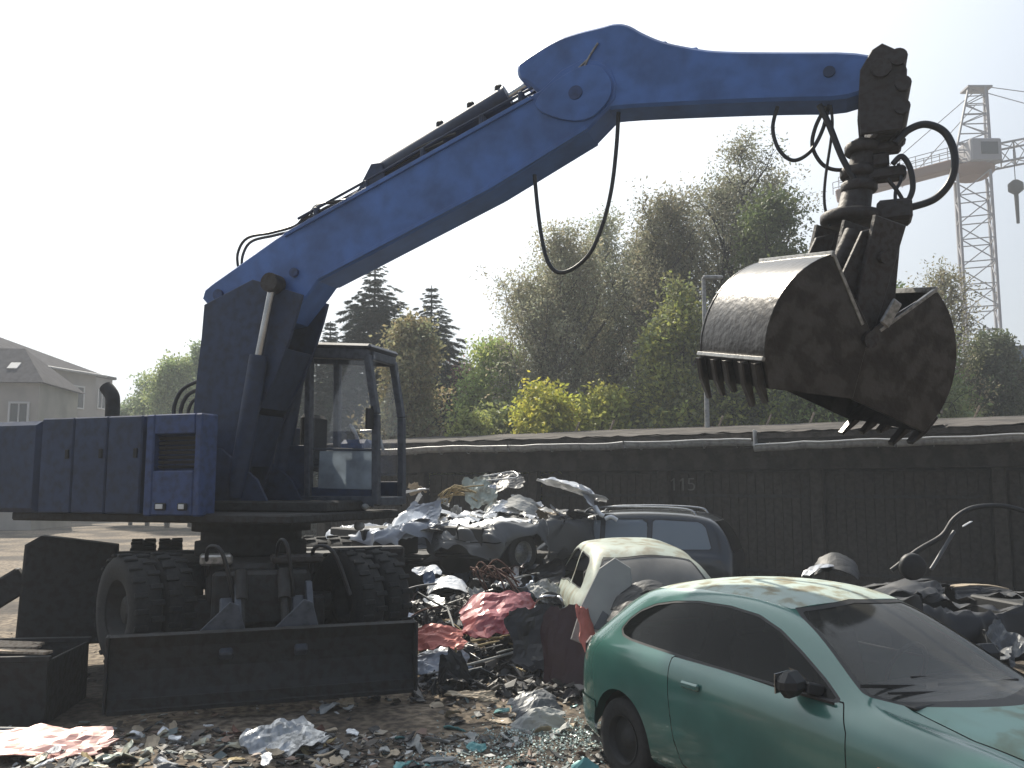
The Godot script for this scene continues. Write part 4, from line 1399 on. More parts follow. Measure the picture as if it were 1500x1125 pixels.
func trees() -> void:
	clumps["leafy"] = clump(30, 0.095, 0.45)
	clumps["fine"] = clump(26, 0.06, 0.55, 2.0)
	clumps["dense"] = clump(40, 0.095, 0.5)
	# a spray of needles along +x
	var st := mk()
	for k in 46:
		var t := rf(0.0, 0.5)
		var dirv := Vector3(rf(0.3, 1.0), rf(-0.7, 0.35), rf(-1, 1)).normalized()
		var a := Vector3(t, -0.1 * t, rf(-0.05, 0.05))
		var y := dirv.cross(Vector3(rf(-1, 1), rf(-1, 1), rf(-1, 1))).normalized() * 0.02
		var e := a + dirv * rf(0.12, 0.26)
		tri(st, a - y, a + y, e)
	clumps["needles"] = done(st)
	spruce("tall dark spruce rising behind the cab and under the boom", 545, 376, 33.0, 125)
	spruce("smaller dark spruce with a thin top right of the cab", 630, 418, 33.0, 105)
	spruce("dark spruce seen through the cab window behind", 480, 470, 35.0, 90)
	var G := "trees behind the garage row"
	tree("broadleaf_tree", "dusty olive leafed bushy tree right beside the cab", "tree", G, 592, 478, 27.0, 56, 0.1, 60, Color(0.13, 0.13, 0.07), {"dens": 1.2, "col2": Color(0.15, 0.13, 0.07), "mid": 0.36, "leaf": "leafy", "up": 0.9})
	tree("broadleaf_tree", "small pinkish flowering tree between the olive tree and green bushes", "tree", G, 672, 545, 33.0, 40, 0.25, 34, Color(0.3, 0.17, 0.15), {"dens": 1.0, "leaf": "fine"})
	tree("broadleaf_tree", "pale green round tree left of the feathery grey tree", "tree", G, 722, 505, 31.0, 58, 0.15, 50, Color(0.17, 0.21, 0.07), {"dens": 1.3, "leaf": "leafy"})
	tree("broadleaf_tree", "feathery grey-green tree with upswept twigs under the hose loop", "tree", G, 815, 318, 30.0, 84, 0.18, 100, Color(0.17, 0.165, 0.11), {"dens": 1.7, "leaf": "fine", "up": 1.25, "bark": M.barkpale, "mid": 0.42, "stems": 4})
	tree("broadleaf_tree", "tall grey-green tree right of the hose loop with thin top", "tree", G, 905, 318, 32.0, 70, 0.2, 90, Color(0.16, 0.165, 0.11), {"dens": 1.8, "leaf": "fine", "up": 1.0, "bark": M.barkpale, "mid": 0.45, "stems": 3})
	tree("broadleaf_tree", "loosely leafed dark tree with bare limbs beside the lamp post", "tree", G, 985, 280, 29.0, 90, 0.2, 90, Color(0.12, 0.115, 0.075), {"dens": 1.7, "leaf": "fine", "up": 0.7, "stems": 3})
	tree("broadleaf_tree", "highest thin-topped tree with nearly bare twigs left of the grab mast", "tree", G, 1085, 118, 30.0, 108, 0.25, 110, Color(0.12, 0.12, 0.08), {"dens": 1.3, "leaf": "fine", "up": 0.95, "mid": 0.4, "stems": 4})
	tree("broadleaf_tree", "dense dark green tree directly behind the grab", "tree", G, 1165, 262, 27.5, 95, 0.15, 90, Color(0.06, 0.075, 0.03), {"dens": 1.4, "leaf": "leafy", "mid": 0.45, "stems": 3})
	tree("broadleaf_tree", "sunlit green tree right of the grab mast", "tree", G, 1335, 335, 26.5, 85, 0.12, 80, Color(0.085, 0.115, 0.04), {"dens": 1.3, "leaf": "leafy", "mid": 0.42, "col2": Color(0.13, 0.14, 0.06), "stems": 3})
	tree("broadleaf_tree", "thin half-bare tree between sunlit green tree and crane mast", "tree", G, 1390, 395, 29.0, 55, 0.2, 44, Color(0.14, 0.13, 0.08), {"dens": 0.6, "leaf": "fine", "up": 0.9})
	tree("broadleaf_tree", "low dark tree under the crane at the right edge", "tree", G, 1460, 500, 30.0, 70, 0.1, 50, Color(0.05, 0.06, 0.03), {"dens": 1.5, "leaf": "dense"})
	tree("broadleaf_tree", "dark green tree at the foot of the grab's far side", "tree", G, 1245, 400, 31.0, 80, 0.1, 60, Color(0.05, 0.06, 0.03), {"dens": 1.4, "leaf": "dense"})
	var B := "bushes behind the garage row"
	tree("bush", "yellow-green bush shaped like a flame under the feathery tree", "bush", B, 800, 545, 25.0, 38, 0.02, 46, Color(0.22, 0.22, 0.04), {"dens": 1.0, "up": 1.7, "stems": 3, "mid": 0.4})
	tree("bush", "spreading yellow-green bush right of the flame-shaped one", "bush", B, 885, 560, 25.5, 45, 0.02, 44, Color(0.18, 0.19, 0.045), {"dens": 1.0, "up": 1.2, "stems": 3, "mid": 0.4})
	tree("bush", "tall yellow-green bush beside the lamp post", "bush", B, 1003, 405, 25.0, 62, 0.08, 80, Color(0.15, 0.16, 0.045), {"dens": 0.9, "up": 0.8, "stems": 4, "mid": 0.35, "col2": Color(0.1, 0.11, 0.05)})
	tree("bush", "fresh green bush left of the flame-shaped yellow one", "bush", B, 735, 560, 26.0, 50, 0.02, 50, Color(0.11, 0.125, 0.045), {"dens": 1.2, "up": 0.7, "stems": 3})
	tree("bush", "low green bush behind the left half of garage roof", "bush", B, 690, 590, 25.0, 32, 0.02, 34, Color(0.13, 0.145, 0.045), {"dens": 1.1, "up": 0.8, "stems": 3})
	tree("bush", "low dark bush between the yellow bushes", "bush", B, 765, 585, 26.5, 30, 0.02, 36, Color(0.04, 0.05, 0.03), {"dens": 1.3, "up": 0.8, "stems": 3})
	tree("bush", "low mixed bush under the grab's left teeth", "bush", B, 1090, 545, 25.0, 60, 0.02, 50, Color(0.16, 0.18, 0.05), {"dens": 1.2, "up": 0.7, "stems": 3, "col2": Color(0.06, 0.07, 0.03)})
	tree("bush", "low mixed bush under the middle of the grab", "bush", B, 1190, 560, 24.0, 62, 0.02, 50, Color(0.12, 0.15, 0.05), {"dens": 1.2, "up": 0.7, "stems": 3, "col2": Color(0.06, 0.07, 0.03)})
	tree("bush", "olive bush behind the garage roof between lamp and yellow bushes", "bush", B, 945, 560, 27.0, 45, 0.02, 46, Color(0.1, 0.11, 0.05), {"dens": 1.3, "up": 0.7, "stems": 3})
	tree("bush", "low green bush under the grab's right shell", "bush", B, 1330, 555, 24.0, 70, 0.02, 50, Color(0.1, 0.12, 0.05), {"dens": 1.2, "up": 0.7, "stems": 3})
	var Fg := "far pale trees beside the house"
	tree("poplar_tree", "tall narrow pale poplar beside the excavator's lower boom", "tree", Fg, 283, 490, 48.0, 24, 0.1, 60, Color(0.12, 0.15, 0.08), {"dens": 1.25, "up": 1.6, "size": 1.15, "leaf": "leafy", "stems": 3, "mid": 0.5})
	tree("broadleaf_tree", "pale drooping tree left of the tall narrow poplar", "tree", Fg, 250, 520, 47.0, 36, 0.1, 60, Color(0.17, 0.2, 0.09), {"dens": 1.25, "up": 0.4, "size": 1.15, "leaf": "leafy", "stems": 3})
	tree("broadleaf_tree", "round pale tree next to the flat-roofed wing", "tree", Fg, 197, 545, 50.0, 28, 0.1, 46, Color(0.12, 0.15, 0.08), {"dens": 1.25, "up": 0.5, "size": 1.15, "leaf": "leafy", "stems": 3})
	tree("broadleaf_tree", "pale tree between the round tree and drooping tree", "tree", Fg, 222, 540, 49.0, 30, 0.1, 46, Color(0.15, 0.18, 0.09), {"dens": 1.25, "up": 0.5, "size": 1.15, "leaf": "leafy", "stems": 3})
	tree("broadleaf_tree", "pale tree partly hidden by the lower boom", "tree", Fg, 325, 530, 46.0, 44, 0.1, 56, Color(0.15, 0.18, 0.09), {"dens": 1.25, "up": 0.5, "size": 1.15, "leaf": "leafy", "stems": 3})
	tree("broadleaf_tree", "pale tree seen between boom and cab", "tree", Fg, 430, 540, 44.0, 50, 0.1, 56, Color(0.1, 0.12, 0.06), {"dens": 1.25, "up": 0.5, "size": 1.15, "leaf": "leafy", "stems": 3})

# ---------------------------------------------------------------- cars
# A body is a smooth surface over a net of control sections; windows, doors and wheel arches are cut out of it along outlines.
func bsp(a: Vector3, b: Vector3, c: Vector3, d: Vector3, t: float) -> Vector3:
	var s := 1.0 - t
	return (a * s * s * s + b * (3.0 * t * t * t - 6.0 * t * t + 4.0) + c * (-3.0 * t * t * t + 3.0 * t * t + 3.0 * t + 1.0) + d * t * t * t) / 6.0

func section(q: Array) -> Array:
	# x, half width, sill, belt height, belt half width, top, top half width
	var x: float = q[0]
	var w: float = q[1]
	var s: float = q[2]
	var yb: float = q[3]
	var wb: float = q[4]
	var yt: float = q[5]
	var wt: float = q[6]
	return [Vector3(x, s - 0.06, w * 0.82), Vector3(x, s, w * 0.97), Vector3(x, s + 0.15, w * 1.0), Vector3(x, lerpf(s, yb, 0.6), w * 1.01), Vector3(x, yb - 0.09, w * 0.995), Vector3(x, yb - 0.02, wb + (w - wb) * 0.45), Vector3(x, yb + 0.03, wb), Vector3(x, lerpf(yb, yt, 0.55), lerpf(wb, wt, 0.5)), Vector3(x, yt - 0.05, wt + 0.012), Vector3(x, yt + 0.0, wt * 0.9), Vector3(x, yt + 0.02, wt * 0.55), Vector3(x, yt + 0.03, wt * 0.18)]

func net_at(net: Array, i: int) -> Array:
	if i < 0:
		var o := []
		for j in net[0].size(): o.append(net[0][j] * 2.0 - net[1][j])
		return o
	if i >= net.size():
		var o := []
		for j in net[0].size(): o.append(net[-1][j] * 2.0 - net[-2][j])
		return o
	return net[i]

func row_at(r: Array, j: int) -> Vector3:
	if j < 0: return r[0] * 2.0 - r[1]
	if j >= r.size():
		var p: Vector3 = r[2 * r.size() - 1 - j]
		return Vector3(p.x, p.y, -p.z)
	return r[j]

func sd_poly(p: Vector2, poly: Array, bb: Rect2) -> float:
	if not bb.has_point(p): return 1.0
	var d := 1e9
	var inside := false
	var n := poly.size()
	var j := n - 1
	for i in n:
		var a: Vector2 = poly[i]
		var b: Vector2 = poly[j]
		var ab := b - a
		var t := clampf((p - a).dot(ab) / ab.length_squared(), 0.0, 1.0)
		d = minf(d, p.distance_squared_to(a + ab * t))
		if (a.y > p.y) != (b.y > p.y) and p.x < (b.x - a.x) * (p.y - a.y) / (b.y - a.y) + a.x: inside = not inside
		j = i
	return -sqrt(d) if inside else sqrt(d)

func bounds(poly: Array) -> Rect2:
	var r := Rect2(poly[0], Vector2.ZERO)
	for p in poly: r = r.expand(p)
	return r.grow(0.12)

var unbent: Callable
var cV := PackedVector3Array()
var cN := PackedVector3Array()

# split triangles at fn(vertex) = level; returns [below, above]
func split(tris: PackedInt32Array, fn: Callable, level: float) -> Array:
	var f := {}
	var lo := PackedInt32Array()
	var hi := PackedInt32Array()
	var cut := {}
	for k in range(0, tris.size(), 3):
		var id := [tris[k], tris[k + 1], tris[k + 2]]
		var v := []
		for i in id:
			if not f.has(i): f[i] = fn.call(cV[i], cN[i]) - level
			v.append(f[i])
		var c := int(v[0] < 0) + int(v[1] < 0) + int(v[2] < 0)
		if c == 3: lo.append_array(id)
		elif c == 0: hi.append_array(id)
		else:
			var one := 0
			for i in 3:
				if (v[i] < 0) == (c == 1): one = i
			var a: int = id[one]
			var b: int = id[(one + 1) % 3]
			var d: int = id[(one + 2) % 3]
			var m := []
			for e in [b, d]:
				var key := Vector2i(mini(a, e), maxi(a, e))
				if not cut.has(key):
					var t: float = f[a] / (f[a] - f[e])
					cut[key] = cV.size()
					f[cV.size()] = 0.0
					cV.append(cV[a].lerp(cV[e], t))
					cN.append(cN[a].lerp(cN[e], t).normalized())
				m.append(cut[key])
			var tip := [a, m[0], m[1]]
			var rest := [m[0], b, d, m[0], d, m[1]]
			if c == 1:
				lo.append_array(tip); hi.append_array(rest)
			else:
				hi.append_array(tip); lo.append_array(rest)
	return [lo, hi]

func car_mesh(tris: PackedInt32Array, side: int, inset: float, bend: Callable, both := false) -> ArrayMesh:
	var st := mk(0)
	for s in ([1, -1] if both else [side]):
		for k in range(0, tris.size(), 3):
			for o in ([0, 1, 2] if s > 0 else [0, 2, 1]):
				var i := tris[k + o]
				var p := cV[i] - cN[i] * inset
				var n := cN[i]
				if absf(p.z) < 0.0005: p.z = 0.0
				p.z *= s
				n.z *= s
				if bend.is_valid(): p = bend.call(p)
				else: st.set_normal(n)
				st.add_vertex(p)
	if bend.is_valid(): st.generate_normals()
	return st.commit()

func car_surface(spec: Dictionary, per_u: int, per_v: int) -> PackedInt32Array:
	var net := []
	for q in spec.stations:
		if q.size() == 2:
			var r := []
			for j in 12: r.append(Vector3(q[0], q[1] + (j - 5) * 0.004, 0.0))
			net.append(r)
		else: net.append(section(q))
	var nu: int = (net.size() - 1) * per_u
	var nv := int(11.5 * per_v)
	cV = PackedVector3Array()
	cN = PackedVector3Array()
	for iu in nu + 1:
		var u := minf(float(iu) / per_u, net.size() - 1.0001)
		var i := int(u)
		var rows := []
		for k in 4: rows.append(net_at(net, i - 1 + k))
		for iv in nv + 1:
			var v := minf(float(iv) / per_v, 11.5)
			var j := mini(int(v), 11)
			var c := []
			for k in 4:
				c.append(bsp(row_at(rows[k], j - 1), row_at(rows[k], j), row_at(rows[k], j + 1), row_at(rows[k], j + 2), v - j))
			cV.append(bsp(c[0], c[1], c[2], c[3], u - i))
	var tris := PackedInt32Array()
	var w := nv + 1
	cN.resize(cV.size())
	for iu in nu + 1:
		for iv in nv + 1:
			var du := cV[mini(iu + 1, nu) * w + iv] - cV[maxi(iu - 1, 0) * w + iv]
			var dv := cV[iu * w + mini(iv + 1, nv)] - cV[iu * w + maxi(iv - 1, 0)]
			var n := dv.cross(du)
			cN[iu * w + iv] = n.normalized() if n.length() > 1e-9 else Vector3.LEFT
	for iu in nu:
		for iv in nv:
			var a := iu * w + iv
			# clockwise seen from outside
			tris.append_array([a, a + 1, a + w + 1, a, a + w + 1, a + w])
	# make sure that normals point away from the middle
	var mid := (nu / 2) * w + nv / 2
	if cN[mid].dot(cV[mid] - Vector3(2.0, 0.6, 0.0)) < 0.0:
		for k in cN.size(): cN[k] = -cN[k]
	var t0 := (nu / 2) * nv * 6 + (nv / 2) * 6
	var fn := (cV[tris[t0 + 1]] - cV[tris[t0]]).cross(cV[tris[t0 + 2]] - cV[tris[t0]])
	if fn.dot(cN[tris[t0]]) > 0.0:
		for k in range(0, tris.size(), 3):
			var s := tris[k + 1]; tris[k + 1] = tris[k + 2]; tris[k + 2] = s
	return tris

func wheel(root: Node, where: Vector3, r: float, side: int, bend: Callable, rim_m: Material) -> void:
	var st := mk(0)
	lathe(st, tyre_profile(r, 0.19), 28)
	var o := part("wheel", st, M.rubber, root)
	o.position = bend.call(where) if bend.is_valid() else where
	st = mk(0)
	lathe(st, [Vector2(0, 0.05 * side), Vector2(0.06, 0.055 * side), Vector2(0.08, 0.03 * side), Vector2(0.14, 0.045 * side), Vector2(0.165, 0.02 * side), Vector2(r * 0.55, 0.085 * side), Vector2(r * 0.6, 0.09 * side)], 24)
	part("rim", st, rim_m, o)

func car(root: Node3D, spec: Dictionary, body_m: Material, o := {}) -> void:
	var bend: Callable = o.get("bend", unbent)
	var per: int = o.get("per", 8)
	var tris := car_surface(spec, per, o.get("perv", 5))
	var lo_hi: Array
	for a in spec.arches:
		lo_hi = split(tris, func(p: Vector3, _n: Vector3) -> float: return (Vector2(p.x, p.y).distance_to(Vector2(a[0], a[1])) - a[2]) if p.z > 0.3 and p.y < 0.8 else 0.5, 0.0)
		tris = lo_hi[1]
	var no_glass: bool = o.get("no_glass", false)
	for wpoly in spec.windows:
		var bb := bounds(wpoly)
		var f := func(p: Vector3, _n: Vector3) -> float: return sd_poly(Vector2(p.x, p.y), wpoly, bb)
		lo_hi = split(tris, f, 0.0)
		tris = lo_hi[1]
		if not no_glass:
			for s in [1, -1]: put("side_window", car_mesh(lo_hi[0], s, 0.006, bend), o.get("side_glass", M.tint), root)
		lo_hi = split(tris, f, 0.014)
		tris = lo_hi[1]
		for s in [1, -1]: put("window_seal", car_mesh(lo_hi[0], s, 0.002, bend), M.plasticblack, root)
	for e in [["windscreen", spec.screen, 1, "screen"], ["rear_window", spec.rear, -1, "tint"]]:
		var poly: Array = e[1]
		var bb := bounds(poly)
		var f := func(p: Vector3, n: Vector3) -> float: return sd_poly(Vector2(p.z, p.y), poly, bb) if (p.x - spec.middle) * e[2] > 0.0 else 1.0
		lo_hi = split(tris, f, 0.0)
		tris = lo_hi[1]
		if not (no_glass and e[0] == "windscreen") and not o.get("no_rear", false): put(e[0], car_mesh(lo_hi[0], 1, 0.006, bend, true), o.get(e[0], M[e[3]]), root)
		lo_hi = split(tris, f, 0.016)
		tris = lo_hi[1]
		put("window_seal", car_mesh(lo_hi[0], 1, 0.002, bend, true), M.plasticblack, root)
	for dpoly in spec.get("doors", []):
		var bb := bounds(dpoly)
		var f := func(p: Vector3, _n: Vector3) -> float: return sd_poly(Vector2(p.x, p.y), dpoly, bb) if p.z > 0.4 else 1.0
		lo_hi = split(tris, f, -0.004)
		tris = lo_hi[1]
		for s in [1, -1]: put("door", car_mesh(lo_hi[0], s, 0.0, bend), o.get("door_m", body_m), root)
		lo_hi = split(tris, f, 0.003)
		tris = lo_hi[1]
		for s in [1, -1]: put("door_gap", car_mesh(lo_hi[0], s, 0.012, bend), M.dark, root)
	if spec.has("bonnet"):
		var poly: Array = spec.bonnet
		var bb := bounds(poly)
		var f := func(p: Vector3, n: Vector3) -> float: return sd_poly(Vector2(p.x, absf(p.z)), poly, bb) if n.y > 0.3 else 1.0
		lo_hi = split(tris, f, -0.004)
		tris = lo_hi[1]
		put("bonnet", car_mesh(lo_hi[0], 1, 0.0, bend, true), o.get("bonnet_m", body_m), root)
		lo_hi = split(tris, f, 0.003)
		tris = lo_hi[1]
		put("bonnet_gap", car_mesh(lo_hi[0], 1, 0.012, bend, true), M.dark, root)
	if spec.has("roof"):
		var rpoly: Array = spec.roof
		var rb := bounds(rpoly)
		lo_hi = split(tris, func(p: Vector3, n: Vector3) -> float: return sd_poly(Vector2(p.x, absf(p.z)), rpoly, rb) if p.y > 1.2 else 1.0, 0.0)
		tris = lo_hi[1]
		put("roof_skin", car_mesh(lo_hi[0], 1, 0.0, bend, true), o.get("roof_m", body_m), root)
	if spec.has("bumper_y"):
		lo_hi = split(tris, func(p: Vector3, _n: Vector3) -> float: return p.y - spec.bumper_y if p.x < 0.42 or p.x > spec.len - 0.5 else 1.0, 0.0)
		tris = lo_hi[1]
		var lo2 := split(lo_hi[0], func(p: Vector3, _n: Vector3) -> float: return p.x - 2.0, 0.0)
		for q in lo2: put("bumper", car_mesh(q, 1, -0.012, bend, true), o.get("bumper_m", body_m), root)
	put("body", car_mesh(tris, 1, 0.0, bend, true), body_m, root)
	# lining behind the paint, floor and arches
	var st := mk()
	var L: float = spec.len
	for b in [[Vector3(L * 0.5, 0.26, 0), Vector3(L * 0.86, 0.06, 1.3)], [Vector3(L - 0.75, 0.5, 0), Vector3(1.0, 0.4, 1.0)]]:
		box(st, b[0], b[1], 0.02)
	part("floor_pan", st, M.dark, root)
	if not o.get("no_wheels", false):
		for a in spec.arches:
			for s in [1, -1]:
				if o.get("missing", []).has([a[0], s]): continue
				st = mk(0)
				lathe(st, [Vector2(a[2] - 0.01, s * 0.1), Vector2(a[2] - 0.01, -s * 0.14), Vector2(0.0, -s * 0.14)], 20, Transform3D(Basis(), Vector3(a[0], a[1], s * 0.66)))
				part("wheel_arch", st, M.dark, root)
				wheel(root, Vector3(a[0], 0.29, s * 0.73), 0.29, s, bend, o.get("rim_m", M.rim))

func hatch_spec() -> Dictionary:
	return {
		"len": 4.02, "middle": 1.6, "bumper_y": 0.50,
		"stations": [[0.03, 0.55], [0.0, 0.60, 0.33, 0.74, 0.56, 0.84, 0.50], [0.07, 0.72, 0.27, 0.84, 0.67, 0.93, 0.58], [0.22, 0.79, 0.24, 0.93, 0.71, 1.06, 0.58], [0.42, 0.825, 0.23, 0.98, 0.735, 1.21, 0.565], [0.65, 0.845, 0.22, 0.99, 0.75, 1.33, 0.56], [0.95, 0.855, 0.22, 0.985, 0.765, 1.395, 0.565], [1.3, 0.862, 0.22, 0.965, 0.775, 1.42, 0.575], [1.65, 0.866, 0.22, 0.945, 0.78, 1.42, 0.575], [2.0, 0.868, 0.22, 0.93, 0.78, 1.385, 0.57], [2.3, 0.868, 0.22, 0.915, 0.775, 1.27, 0.595], [2.58, 0.866, 0.22, 0.90, 0.765, 1.12, 0.64], [2.82, 0.864, 0.22, 0.885, 0.755, 0.985, 0.69], [3.02, 0.86, 0.22, 0.87, 0.75, 0.93, 0.66], [3.35, 0.845, 0.22, 0.82, 0.73, 0.89, 0.6], [3.65, 0.80, 0.23, 0.74, 0.68, 0.82, 0.54], [3.88, 0.70, 0.26, 0.63, 0.6, 0.70, 0.48], [3.99, 0.55, 0.33, 0.52, 0.47, 0.57, 0.38], [4.0, 0.45]],
		"arches": [[0.72, 0.29, 0.35], [3.25, 0.29, 0.35]],
		"windows": [vv([0.62, 1.055, 0.66, 1.12, 0.75, 1.185, 0.9, 1.245, 1.1, 1.285, 1.35, 1.31, 1.65, 1.31, 1.9, 1.285, 2.1, 1.22, 2.3, 1.12, 2.5, 1.01, 2.62, 0.935, 2.55, 0.935, 2.0, 0.955, 1.45, 0.975, 1.0, 0.995, 0.78, 1.005, 0.67, 1.02])],
		"screen": vv([-0.47, 1.335, 0.0, 1.36, 0.47, 1.335, 0.51, 1.3, 0.67, 0.985, 0.6, 0.965, 0.0, 0.955, -0.6, 0.965, -0.67, 0.985, -0.51, 1.3]),
		"rear": vv([-0.45, 1.3, 0.45, 1.3, 0.55, 1.0, -0.55, 1.0]),
		"doors": [vv([1.28, 0.965, 1.3, 0.7, 1.34, 0.45, 1.42, 0.29, 2.72, 0.29, 2.76, 0.5, 2.74, 0.8, 2.66, 0.93, 2.4, 0.94])],
		"bonnet": vv([2.9, 0.0, 2.88, 0.6, 3.3, 0.6, 3.7, 0.52, 3.84, 0.4, 3.88, 0.0, 3.88, -0.1, 2.9, -0.1]),
	}

func seat_shape(st: SurfaceTool, x: float, z: float) -> void:
	box(st, Vector3(x + 0.2, 0.5, z), Vector3(0.5, 0.16, 0.48), 0.06)
	box(st, Vector3.ZERO, Vector3(0.16, 0.62, 0.46), 0.06, Transform3D(Basis(Vector3.BACK, 0.25), Vector3(x - 0.08, 0.82, z)))
	box(st, Vector3.ZERO, Vector3(0.1, 0.18, 0.26), 0.04, Transform3D(Basis(Vector3.BACK, 0.25), Vector3(x - 0.2, 1.2, z)))

func place_car(root: Node3D, tail: Vector3, head: Vector3) -> void:
	root.position = tail
	root.rotation.y = atan2(-head.z, head.x)

func green_car() -> void:
	var root := thing("green_hatchback", "green two-door hatchback with dirty windscreen in the right foreground", "car")
	place_car(root, Vector3(1.15, -0.04, -7.68), Vector3(0.494, 0, 0.869))
	var spec := hatch_spec()
	spec["roof"] = vv([0.72, -0.1, 0.7, 0.46, 0.9, 0.53, 1.5, 0.55, 1.9, 0.53, 2.08, 0.5, 2.12, -0.1])
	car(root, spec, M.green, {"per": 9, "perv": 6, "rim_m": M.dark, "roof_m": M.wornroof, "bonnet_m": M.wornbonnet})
	var st := mk()
	for z in [-0.36, 0.36]:
		st = mk()
		seat_shape(st, 1.75, z)
		part("seat", st, M.seat, root)
	st = mk()
	box(st, Vector3(0.95, 0.5, 0), Vector3(0.5, 0.16, 1.2), 0.05)
	box(st, Vector3.ZERO, Vector3(0.14, 0.55, 1.2), 0.05, Transform3D(Basis(Vector3.BACK, 0.25), Vector3(0.72, 0.78, 0)))
	part("rear_bench", st, M.seat, root)
	st = mk()
	box(st, Vector3(2.55, 0.78, 0), Vector3(0.45, 0.3, 1.36), 0.08)
	box(st, Vector3(2.8, 0.86, 0), Vector3(0.24, 0.16, 1.34), 0.05)
	part("dashboard", st, M.seat, root)
	st = mk(0)
	var ring := []
	for k in 25:
		var a := TAU * k / 24.0
		ring.append(Vector3(2.22 + sin(a) * 0.06, 0.92 + sin(a) * 0.17, -0.36 + cos(a) * 0.185))
	tube(st, ring, 0.016, 7, false)
	part("steering_wheel", st, M.plasticblack, root)
	for s in [1, -1]:
		st = mk()
		bar(st, Vector3(1.36, 0.6, s * 0.70), Vector3(1.4, 0.99, s * 0.70), 0.1, 0.05, Vector3.RIGHT)
		bar(st, Vector3(1.4, 0.99, s * 0.70), Vector3(1.4, 1.33, s * 0.54), 0.1, 0.03, Vector3.RIGHT)
		part("door_pillar", st, M.plasticblack, root)
		st = mk()
		box(st, Vector3.ZERO, Vector3(0.13, 0.14, 0.2), 0.05, Transform3D(Basis(Vector3.UP, 0.25 * s), Vector3(2.42, 1.0, s * 0.9)))
		bar(st, Vector3(2.47, 0.96, s * 0.73), Vector3(2.45, 0.985, s * 0.84), 0.06, 0.09)
		var mr := part("door_mirror", st, M.plasticblack, root)
		st = mk()
		box(st, Vector3.ZERO, Vector3(0.006, 0.11, 0.16), 0.002, Transform3D(Basis(Vector3.UP, 0.25 * s), Vector3(2.352, 1.0, s * 0.9 - 0.0)))
		part("mirror_glass", st, M.chrome, mr)
		st = mk()
		box(st, Vector3(1.53, 0.82, s * 0.872), Vector3(0.17, 0.045, 0.03), 0.012)
		part("door_handle", st, M.green, root)
		st = mk()
		box(st, Vector3(2.98, 0.66, s * 0.868), Vector3(0.085, 0.05, 0.026), 0.012)
		part("side_indicator", st, M.orange, root)
		st = mk()
		bar(st, Vector3(1.30, 0.955, s * 0.792), Vector3(2.62, 0.922, s * 0.79), 0.016, 0.012)
		part("waist_trim", st, M.plasticblack, root)
		st = mk()
		box(st, Vector3(0.1, 0.82, s * 0.60), Vector3(0.12, 0.2, 0.2), 0.05)
		part("tail_lamp", st, M.maroon, root)
	for e in [[0.2, 0.62], [-0.45, 0.2]]:
		st = mk()
		bar(st, Vector3(2.9, 0.972, e[0]), Vector3(2.84, 1.0, e[1]), 0.014, 0.014)
		bar(st, Vector3(2.82, 0.995, lerpf(e[0], e[1], 0.2)), Vector3(2.76, 1.035, e[1] + 0.12), 0.02, 0.01)
		part("wiper", st, M.plasticblack, root)
	st = mk()
	box(st, Vector3(2.93, 0.945, 0), Vector3(0.12, 0.02, 1.2), 0.006)
	part("scuttle", st, M.plasticblack, root)

